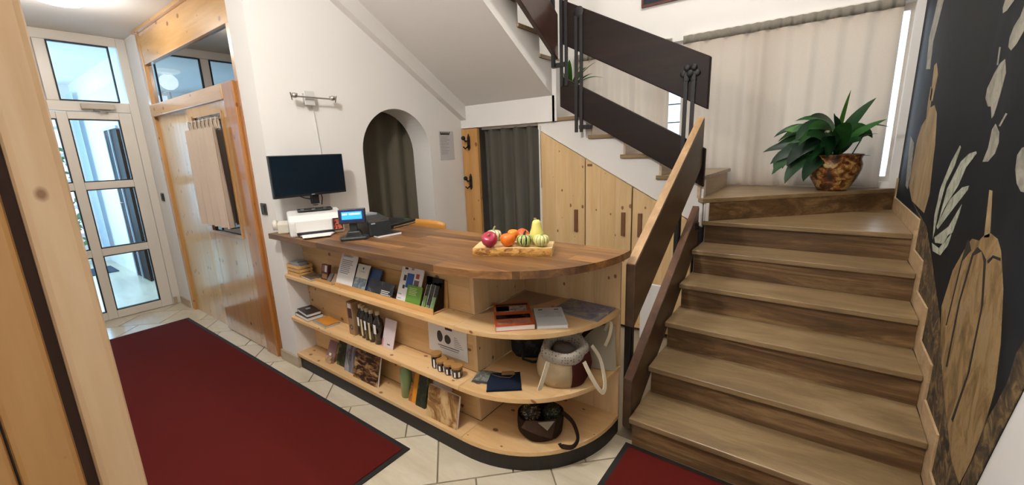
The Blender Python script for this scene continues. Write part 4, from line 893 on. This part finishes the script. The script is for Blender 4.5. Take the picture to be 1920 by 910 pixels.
obj('strap', M().ribbon([(-.085, -.085, .18), (-.105, -.12, .14), (-.125, -.15, .10), (-.13, -.155, .085)], .022, .004, (.6, -.6, .5)), STR, hbag, local=True)
obj('strap', M().ribbon([(.075, -.085, .17), (.10, -.115, .12), (.135, -.14, .06), (.16, -.13, .03), (.175, -.09, .05), (.165, -.02, .12), (.13, .02, .17)], .020, .004, (.6, -.6, .5)), STR, hbag, local=True)
tote = thing('pale_tote', 'pale canvas tote with dark handle behind the patchwork bag', 'bag', (-.865, 1.872, S2), (TI(-8), 0, TI(8)))
CAN = fabric('pale_canvas', '#a89f8c')
obj('pouch', M().grid(lambda u, v: (-.085+.17*u+(.02*(1-v)-.01)*(2*u-1), -.028*math.sin(PI*u)*(1-.6*v), .235*v), 10, 8).grid(lambda u, v: (-.085+.17*u+(.02*(1-v)-.01)*(2*u-1), .028*math.sin(PI*u)*(1-.6*v), .235*v), 10, 8, True), CAN, tote, local=True, smooth=True)
obj('handle', M().ribbon([(.03, -.022, .21), (.055, -.045, .26), (.07, -.055, .255), (.066, -.06, .20), (.045, -.055, .14)], .016, .003, (0, -1, .2)), STR, tote, local=True)
obj('dark_handle', M().ribbon([(-.10, -.055, .13), (-.06, -.06, .19), (-.01, -.055, .24), (.03, -.045, .255)], .022, .004, (0, -1, .3)), DBR, tote, local=True)
dbag = thing('dark_shopper', 'dark patterned bag lying at the back of the round shelf', 'bag', (-1.235, 1.80, S2), (0, 0, TI(35)))
obj('pouch', sack(.115, .055, [(.02, .004), (.85, .004), (1, .03), (1.02, .12), (.95, .20), (.80, .245), (.7, .20)], 28, wob=.05, seed=4), photo('dark_pattern', [(.4, '#15171a'), (.55, '#232a30'), (.68, '#3f4848')], 22, rough=.8), dbag, local=True, smooth=True)
obj('handle', M().tube([(-.06, -.05, .10), (-.055, -.09, .02), (.0, -.105, .010), (.06, -.09, .012), (.09, -.06, .06)], .007, 6), plain('dark_olive_strap', '#23261a', .7), dbag, local=True)
npz = thing('navy_pouch', 'flat navy cloth pouch with brown tag', 'pouch', (-1.192, 1.475, S2), (0, 0, TI(38)))
obj('cloth_body', M().grid(lambda u, v: (-.085+.17*u, -.075+.15*v, .002+.016*math.sin(PI*u)**.5*math.sin(PI*v)**.5+.012*v), 12, 10).grid(lambda u, v: (-.085+.17*u, -.075+.15*v, .001), 12, 10, True), fabric('navy_denim', '#1a2233'), npz, local=True, smooth=True)
obj('hem', M().box(-.086, .086, -.078, -.070, .001, .008), fabric('navy_hem', '#141b2a'), npz, local=True)
obj('paper_tag', M().box(-.01, .055, .015, .05, .034, .0355), plain('kraft_tag', '#8f6c44', .7), npz, local=True)
obj('tag_string', M().tube([(-.06, .05, .02), (-.02, .0, .034), (.03, -.012, .034), (.06, .03, .03)], .0015, 5), plain('brown_string', '#6b5138', .8), npz, local=True)
gp = thing('grey_pouch', 'small grey patterned pouch half under the navy one', 'pouch', (-1.305, 1.462, S2), (0, 0, TI(20)))
obj('cloth_body', M().grid(lambda u, v: (-.055+.11*u, -.06+.12*v, .002+.020*math.sin(PI*u)**.6*math.sin(PI*v)**.6), 10, 10).grid(lambda u, v: (-.055+.11*u, -.06+.12*v, .001), 10, 10, True), photo('grey_pattern', [(.4, '#4a4c48'), (.6, '#7d7f78')], 30, rough=.9), gp, local=True, smooth=True)
obj('zip', M().box(-.05, .05, -.058, -.052, .004, .009), INK, gp, local=True)
bb = thing('brown_basket_bag', 'dark brown felt bag with handle on the lowest shelf', 'bag', (-1.05, 1.585, S3+.002), (0, 0, TI(38)))
FEL = fabric('brown_felt', '#33251e')
obj('pouch', sack(.105, .085, [(.02, .002), (.85, .002), (.98, .02), (1.02, .06), (1.0, .10), (.94, .10), (.9, .05), (.1, .03)], 30, wob=.035, seed=6), FEL, bb, local=True, smooth=True)
obj('flap', M().grid(lambda u, v: (-.07+.13*u-.02*v, -.080-.010*math.sin(PI*u)-.004*v, .115-.06*v*(.5+u)), 8, 4), fabric('brown_felt_light', '#46342a'), bb, local=True, solid=.004)
obj('lining_edge', M().prism([(-.02, .115), (.05, .118), (.02, .075)], 'y', -.100, -.097), fabric('pale_lining', '#8c8271'), bb, local=True)
obj('handle', M().ribbon([(.095, -.03, .11), (.135, -.06, .08), (.15, -.095, .03), (.125, -.12, .008), (.085, -.115, .006), (.07, -.10, .01)], .020, .004, (1, -1, .3)), FEL, bb, local=True)
bb.scale = (1.15, 1.15, 1.15); hbag.scale = (1.06, 1.06, 1.06)
def seed_ball(name, label, x, y, z, r, stops):
    rs = random.Random(int(r*1e5)); m = M(); nn = 130
    m.ell((0, 0, r), (r*.93, r*.93, r*.93), 16, 10)
    for i in range(nn):
        q = math.acos(1-2*(i+.5)/nn); a = PI*(1+5**.5)*i; d_ = Vector((math.sin(q)*math.cos(a), math.sin(q)*math.sin(a), math.cos(q)))
        t1 = d_.orthogonal().normalized()*r*.10; t2 = d_.cross(t1); c = Vector((0, 0, r))+d_*r*.90
        m.add([c+t1, c+t2, c-t1, c-t2, c+d_*r*.16], [(0, 1, 4), (1, 2, 4), (2, 3, 4), (3, 0, 4)])
    o = obj(name, m, photo('seed_'+name+str(int(r*1000)), stops, 60, rough=.6), local=True); o.location = (x, y, z)
    return tag(o, label, 'seed head', 'seed heads in the felt bag')
seed_ball('seed_head', 'speckled dark seed head in the left of the felt bag', -1.095, 1.56, S3+.055, .052, [(.42, '#17120f'), (.55, '#3a3024'), (.64, '#b0a080')])
seed_ball('seed_head', 'dark green seed head in the right of the felt bag', -1.003, 1.622, S3+.055, .050, [(.42, '#10120c'), (.58, '#2c301c'), (.7, '#6b6a44')])

# ------------------------------------------------------------------ potted plants
def leaf(base, d0, length, width, droop, fold=.25, segs=9, twist=0.0):
    m = M(); p = Vector(base); d = Vector(d0).normalized(); step = length/segs; side = d.cross(Vector((0, 0, 1)))
    side = side.normalized() if side.length > .05 else Vector((1, 0, 0)); rows = []
    for i in range(segs+1):
        t = i/segs; w = width*max(.02, math.sin(PI*min(1, t**.75))**.8 if t < 1 else .02); up = side.cross(d).normalized()
        s2 = (side*math.cos(twist)+up*math.sin(twist)).normalized()
        rows.append((p-s2*w/2+up*w*fold*.5, p.copy(), p+s2*w/2+up*w*fold*.5)); p = p+d*step; d = (d+Vector((0, 0, -1))*droop/segs).normalized()
    for r in rows: m.v += [tuple(q) for q in r]
    for i in range(segs):
        a = i*3; m.f += [(a, a+1, a+4, a+3), (a+1, a+2, a+5, a+4)]
    return m
def leafmat(name, c0, c1, c2):
    m, nt, b = newmat(name); oi = N(nt, 'ShaderNodeObjectInfo'); v = mapping(nt, (1, 1, 1)); n_ = noise(nt, v, 18, 3)
    f = mathn(nt, 'ADD', mathn(nt, 'MULTIPLY', oi.outputs['Random'], .7), mathn(nt, 'MULTIPLY', n_, .3)); col = ramp(nt, f, [(.1, c0), (.5, c1), (.9, c2)])
    nt.links.new(col, b.inputs['Base Color']); b.inputs['Roughness'].default_value = .42; b.inputs['Specular IOR Level'].default_value = .3
    t = N(nt, 'ShaderNodeBsdfTranslucent'); nt.links.new(col, t.inputs[0]); mx = N(nt, 'ShaderNodeMixShader'); mx.inputs[0].default_value = .25
    nt.links.new(b.outputs[0], mx.inputs[1]); nt.links.new(t.outputs[0], mx.inputs[2]); nt.links.new(mx.outputs[0], nt.nodes['Material Output'].inputs[0]); return m
LEAF = leafmat('dark_green_leaf', '#11281a', '#1c4220', '#34662b')
LEAFB = leafmat('bright_green_leaf', '#2c5c22', '#3f7a2c', '#558f38')
PX, PY, PZ = .050, 4.13, 1.156
pp = thing('potted_plant', 'leafy green plant in a mottled brown pot on the landing', 'plant', (PX, PY, PZ))
POTM = photo('mottled_pot_glaze', [(.34, '#22130b'), (.44, '#4a2814'), (.50, '#7d4a22'), (.55, '#96672f'), (.59, '#b8a26a'), (.68, '#7d6a3c')], 17, (1, 1, 1.2), .3, .8)
obj('pot', M().lathe([(.001, 0), (.095, 0), (.10, .01), (.145, .09), (.168, .155), (.172, .20), (.160, .235), (.168, .262), (.175, .272), (.165, .275), (.155, .26), (.14, .24), (.001, .235)], (PX, PY, PZ), 36), POTM, pp, smooth=True)
obj('soil', M().lathe([(.001, .245), (.152, .243)], (PX, PY, PZ), 24), plain('potting_soil', '#1f1610', .95), pp)
TOPZ = PZ+.24
# (base dx, dy, dz, direction x,y,z, length, width, droop)
hero = [((-.01, -.04, .13), (-.95, -.1, .62), .36, .125, .7, 1), ((.0, -.05, .14), (.10, 0, 1), .36, .062, .2, 1), ((.01, -.04, .12), (.42, .05, 1), .36, .085, .6, 0), ((.02, -.05, .10), (.62, -.1, .6), .30, .065, .4, 1), ((0, -.07, .05), (.1, -.5, .9), .34, .12, 1.2, 0), ((.02, -.08, .05), (.35, -.5, .7), .22, .09, 1.2, 0), ((-.03, -.08, .05), (-.35, -.5, .8), .33, .115, 1.3, 0),
        ((-.04, -.03, .06), (-1, -.05, .42), .46, .10, .9, 0), ((-.05, -.06, .03), (-.9, -.3, .5), .42, .12, 1.5, 0), ((-.06, -.08, .05), (-.9, -.3, .25), .42, .11, 1.7, 0), ((-.04, -.09, .10), (-.8, -.4, .3), .36, .11, 2.0, 0), ((-.06, -.05, .14), (-1, -.1, .15), .34, .10, 1.2, 0), ((-.02, -.08, .10), (-.1, -.5, .5), .26, .10, 1.2, 0), ((-.08, -.10, .02), (-.8, -.3, .05), .34, .10, 2.2, 0), ((-.03, -.10, .0), (-.5, -.4, .1), .28, .10, 2.4, 0)]
for b_, d_, L_, w_, dr, br in hero:
    obj('leaf', leaf((PX+b_[0], PY+b_[1], TOPZ+b_[2]), d_, L_, w_, dr, twist=1.0 if d_[0] < -.2 else (-.9 if d_[0] > .3 else .5)), LEAFB if br else LEAF, pp, smooth=True)
    obj('stem', M().tube([(PX+b_[0]*.4, PY+b_[1]*.4, TOPZ-.01), (PX+b_[0], PY+b_[1], TOPZ+b_[2])], .006, 5), LEAF, pp)
rs = random.Random(21)
for i in range(60):
    a = rs.uniform(PI*.85, PI*1.5) if i < 50 else rs.uniform(-.5, PI*.6); el = rs.uniform(.0, .8); L_ = rs.uniform(.18, .34); hgt = rs.uniform(.02, .22)
    d_ = (math.cos(a)*1.0, math.sin(a)*.55, el)
    if d_[1] > .1: d_ = (d_[0], .1, d_[2])
    rr = rs.uniform(.02, .14); b_ = (PX+math.cos(a)*rr, PY+math.sin(a)*rr*.5, TOPZ+hgt)
    if b_[0]+d_[0]*L_ > .22: continue
    obj('leaf', leaf(b_, d_, L_, rs.uniform(.06, .105), rs.uniform(1.0, 2.2), twist=.9*(1 if d_[0] < 0 else -1)), LEAF, pp, smooth=True)
for dx in (-.22, -.17, -.12, -.27):
    obj('leaf', leaf((PX+dx, PY-.03, TOPZ+.10+.02*math.sin(dx*50)), (-.5, -.2, -.2), .24, .085, 2.5, twist=.8), LEAF, pp, smooth=True)
for b_, d_, L_, w_, dr in (((.17, -.03, .24), (.8, -.1, -.05), .12, .07, .3), ((.10, -.02, .14), (.7, -.1, .4), .14, .05, .6), ((.12, -.03, .02), (.9, -.1, .1), .09, .035, .3)):
    obj('leaf', leaf((PX+b_[0], PY+b_[1], TOPZ+b_[2]), d_, L_, w_, dr), LEAF, pp, smooth=True)
obj('stem', M().tube([(PX+.08, PY-.02, TOPZ-.01), (PX+.13, PY-.03, TOPZ+.12), (PX+.17, PY-.03, TOPZ+.24)], .004, 5), LEAF, pp)
for x, z in ((-.07, .205), (.0, .13)):
    obj('flower', M().ell((PX+x, PY-.09, TOPZ+z), (.018, .010, .012), 10, 6), plain('cream_flower', '#c9c6a4', .6), pp, smooth=True)
up = thing('landing_plant', 'green plant with pointed leaves behind the upper railing', 'plant', (-2.28, 4.15, 1.983))
obj('pot', M().lathe([(.001, 0), (.06, 0), (.085, .13), (.08, .135), (.001, .12)], (-2.28, 4.15, 1.983), 20), plain('clay_pot', '#8f5638', .6), up, smooth=True)
for i in range(13):
    a = i*2.4; obj('leaf', leaf((-2.28, 4.15, 2.10), (math.cos(a)*.7, min(.2, math.sin(a)*.6), 1.0), rs.uniform(.32, .50), .06, rs.uniform(.8, 1.8)), LEAFB if i % 3 else LEAF, up, smooth=True)

# ------------------------------------------------------------------ mural on the right wall
SH = {
'leaf_tr': [(2.143, 1.948), (2.164, 1.914), (2.213, 1.891), (2.234, 1.862), (2.227, 1.831), (2.189, 1.814), (2.145, 1.826), (2.08, 1.87), (1.98, 1.99), (2.0, 2.06), (2.08, 2.02)],
'leaf_t': [(2.36, 2.06), (2.391, 1.988), (2.376, 1.967), (2.332, 1.966), (2.273, 1.983), (2.26, 2.05)],
'bean1': [(2.239, 1.794), (2.284, 1.787), (2.328, 1.761), (2.385, 1.711), (2.382, 1.677), (2.327, 1.644), (2.289, 1.642), (2.252, 1.599), (2.236, 1.607), (2.221, 1.643), (2.206, 1.695), (2.198, 1.746)],
'bean1_stem': [(2.335, 1.848), (2.320, 1.845), (2.306, 1.784), (2.323, 1.786)],
'bean2': [(2.194, 1.579), (2.219, 1.561), (2.221, 1.497), (2.254, 1.448), (2.189, 1.451), (2.132, 1.480), (2.118, 1.516), (2.137, 1.551)],
'bean2_stem': [(2.107, 1.611), (2.091, 1.607), (2.134, 1.569), (2.153, 1.571)],
'oval': [(1.890, 1.504), (1.84, 1.51), (1.77, 1.46), (1.783, 1.383), (1.824, 1.383), (1.869, 1.402), (1.905, 1.439), (1.917, 1.482)],
'corn1': [(3.623, 1.835), (3.543, 1.812), (3.515, 1.705), (3.400, 1.713), (3.286, 1.664), (3.178, 1.494), (3.159, 1.410), (3.091, 1.244), (3.145, 1.135), (3.597, 1.149), (3.800, 1.224), (3.802, 1.382), (3.785, 1.520), (3.717, 1.603), (3.590, 1.647), (3.621, 1.742)],
'blade1': [(2.634, 1.501), (2.612, 1.492), (2.667, 1.407), (2.764, 1.328), (2.810, 1.208), (2.811, 1.103), (2.820, 1.054), (2.878, 1.159), (2.857, 1.294), (2.738, 1.428)],
'blade2': [(2.370, 1.482), (2.353, 1.474), (2.463, 1.418), (2.533, 1.336), (2.701, 1.222), (2.775, 1.135), (2.718, 1.307), (2.566, 1.435), (2.462, 1.471)],
'blade3': [(2.369, 1.352), (2.376, 1.334), (2.531, 1.244), (2.754, 1.112), (2.793, 1.119), (2.629, 1.268), (2.464, 1.336)],
'blade4': [(2.421, 1.272), (2.428, 1.236), (2.476, 1.149), (2.597, 1.072), (2.758, 1.046), (2.790, 1.066), (2.561, 1.158), (2.457, 1.243)],
'wave': [(2.823, 1.032), (2.661, 1.039), (2.564, 1.097), (2.535, 1.127), (2.489, 1.135), (2.512, 1.082), (2.610, 1.017), (2.772, 1.002)],
'stem': [(2.108, 1.360), (2.077, 1.360), (2.004, 1.215), (2.059, 1.204)],
'pump': [(2.238, 1.139), (2.187, 1.175), (2.103, 1.184), (2.069, 1.207), (2.005, 1.228), (1.929, 1.224), (1.876, 1.196), (1.789, 1.098), (1.715, 0.952), (1.681, 0.829), (1.694, 0.694), (1.735, 0.542), (1.781, 0.430), (1.897, 0.439), (2.114, 0.556), (2.321, 0.699), (2.418, 0.837), (2.358, 1.011)],
'rib1': [(2.235, 1.161), (2.266, 1.067), (2.298, 0.794), (2.285, 0.800), (2.250, 1.076), (2.170, 1.135), (2.217, 1.164)],
'rib2': [(2.103, 1.161), (2.150, 1.126), (2.192, 0.923), (2.183, 0.663), (2.166, 0.672), (2.174, 0.934), (2.130, 1.125), (2.049, 1.158)],
'rib3': [(2.049, 1.158), (1.990, 1.143), (1.925, 1.010), (1.912, 0.770), (1.968, 0.548), (1.989, 0.547), (1.928, 0.757), (1.937, 0.994), (2.005, 1.128)],
'rib4': [(1.974, 1.142), (1.933, 1.170), (1.863, 1.177), (1.858, 1.169), (1.928, 1.162), (1.960, 1.136)],
'streak1': [(3.899, 2.370), (3.681, 2.318), (3.807, 2.108), (3.757, 1.947), (3.905, 1.965), (3.994, 2.171)],
'streak2': [(3.622, 1.95), (3.560, 1.957), (3.450, 1.881), (3.48, 1.74), (3.56, 1.75)],
'feather': [(4.021, 1.349), (4.098, 1.548), (3.90, 1.50), (3.82, 1.30), (3.84, 1.20), (3.95, 1.213)],
}
mu = thing('mural_painting', 'dark painted mural of gourds and leaves along the stair wall', 'mural', (.457, 2.8, .3))
XM = .4568
stepline = [(4.379, 1.235), (4.33, 1.235), (4.33, 1.09), (YK[5]-.075, 1.09)]
for k in range(4, -1, -1): stepline += [(YK[k+1]-.075, ZK[k]+.09), (YK[k]-.075, ZK[k]+.09)]
near = [(1.80, .25), (1.671, .46), (1.657, .524), (1.584, .727), (1.543, .836), (1.492, .972), (1.40, 1.35), (1.30, 2.0), (1.25, 2.72)]
def mural_ground():
    m, nt, b = newmat('mural_black'); v = mapping(nt, (1, 1.0, .35)); n_ = noise(nt, v, 3.0, 5, .6, .5); f = noise(nt, v, 120, 3)
    col = ramp(nt, n_, [(.35, '#080a0d'), (.55, '#0d1014'), (.78, '#20252b')]); col = mixc(nt, mathn(nt, 'MULTIPLY', f, .15), col, H('#30353c'))
    nt.links.new(col, b.inputs['Base Color']); b.inputs['Roughness'].default_value = .7; b.inputs['Specular IOR Level'].default_value = .2; return m
obj('black_ground', M().prism(stepline+near+[(4.379, 2.72)], 'x', XM-.0022, XM), mural_ground(), mu)
PM = {'sand': photo('mural_sand', [(.32, '#7d6a4c'), (.5, '#98805c'), (.68, '#a8916c')], 9, (1, 1, .5), .8), 'grey': photo('mural_grey', [(.35, '#77746a'), (.6, '#9c978a')], 14, rough=.8), 'green': photo('mural_greygreen', [(.35, '#7f8474'), (.6, '#b5b8a6')], 14, rough=.8),
      'ochre': photo('mural_ochre', [(.30, '#574527'), (.44, '#7a6039'), (.56, '#957a52'), (.72, '#6b6557')], 8, (1, 1.4, .7), .8), 'brown': photo('mural_brown', [(.36, '#1d160e'), (.5, '#4a3a24'), (.64, '#7d6640')], 16, rough=.8), 'line': plain('mural_line', '#1a130d', .8)}
inner = [(3.60, 1.15), (3.02, 1.08), (2.953, 1.050), (2.746, 0.953), (2.445, 0.802), (2.154, 0.630), (1.933, 0.481), (1.75, 0.40)]
obj('painted_border', M().prism(stepline[3:]+[(1.80, .25)]+inner[::-1], 'x', XM-.0030, XM-.002), PM['brown'], mu)
obj('painted_border', M().prism([(1.563, 1.035), (1.594, .979), (1.604, .894), (1.640, .807), (1.684, .719), (1.707, .590), (1.763, .444), (1.78, .30), (1.671, .46), (1.657, .524), (1.584, .727), (1.543, .836), (1.492, .972), (1.551, 1.066)], 'x', XM-.0046, XM-.002), PM['brown'], mu)
for i, (k, key) in enumerate([('corn1', 'sand'), ('feather', 'grey'), ('streak1', 'grey'), ('streak2', 'sand'), ('leaf_tr', 'grey'), ('leaf_t', 'grey'), ('bean1', 'grey'), ('bean1_stem', 'grey'), ('bean2', 'grey'), ('bean2_stem', 'grey'), ('oval', 'grey'), ('blade1', 'green'), ('blade2', 'green'), ('blade3', 'green'), ('blade4', 'green'), ('wave', 'green'), ('stem', 'sand'), ('pump', 'ochre'), ('rib1', 'line'), ('rib2', 'line'), ('rib3', 'line'), ('rib4', 'line')]):
    lo = .0042 if key == 'line' else .0034
    nm = {'line': 'painted_line', 'ochre': 'painted_pumpkin', 'green': 'painted_blade', 'sand': 'painted_corn' if k == 'corn1' else 'painted_stem', 'grey': 'painted_leaf'}[key]
    obj(nm, M().prism(SH[k], 'x', XM-lo, XM-.0022), PM[key], mu)

# ------------------------------------------------------------------ ceiling lamps
def ceil_lamp(label, x, y, z, power):
    t = thing('ceiling_lamp', label, 'lamp', (x, y, z-.12), group='glass ceiling lamps')
    obj('ceiling_plate', M().lathe([(.001, 0), (.07, 0), (.07, -.02), (.001, -.02)], (x, y, z-.001), 20), CHROME, t)
    obj('glass_shade', M().lathe([(.05, -.02), (.10, -.028), (.135, -.04), (.14, -.05), (.11, -.075), (.06, -.09), (.001, -.095)], (x, y, z), 32, rib=lambda a: 1+.07*math.cos(3*a)), MATS.get('lamp_glow') or emit('lamp_glow', '#ffe9c8', 5.0), t, smooth=True)
    b = bulb('bulb', (0, 0, 0), power, .10); b.parent = t; b.location = (0, 0, -.06)
ceil_lamp('glowing glass ceiling lamp in the entrance corridor', -4.47, .735, 2.76, 17)
ceil_lamp('glowing glass ceiling lamp over the hall', -1.6, .25, 3.02, 115)
ceil_lamp('glowing glass ceiling lamp above the stair foot', -.35, -.45, 3.02, 12)
ceil_lamp('glowing glass ceiling lamp high in the stairwell', -.75, 2.6, 4.4, 110)
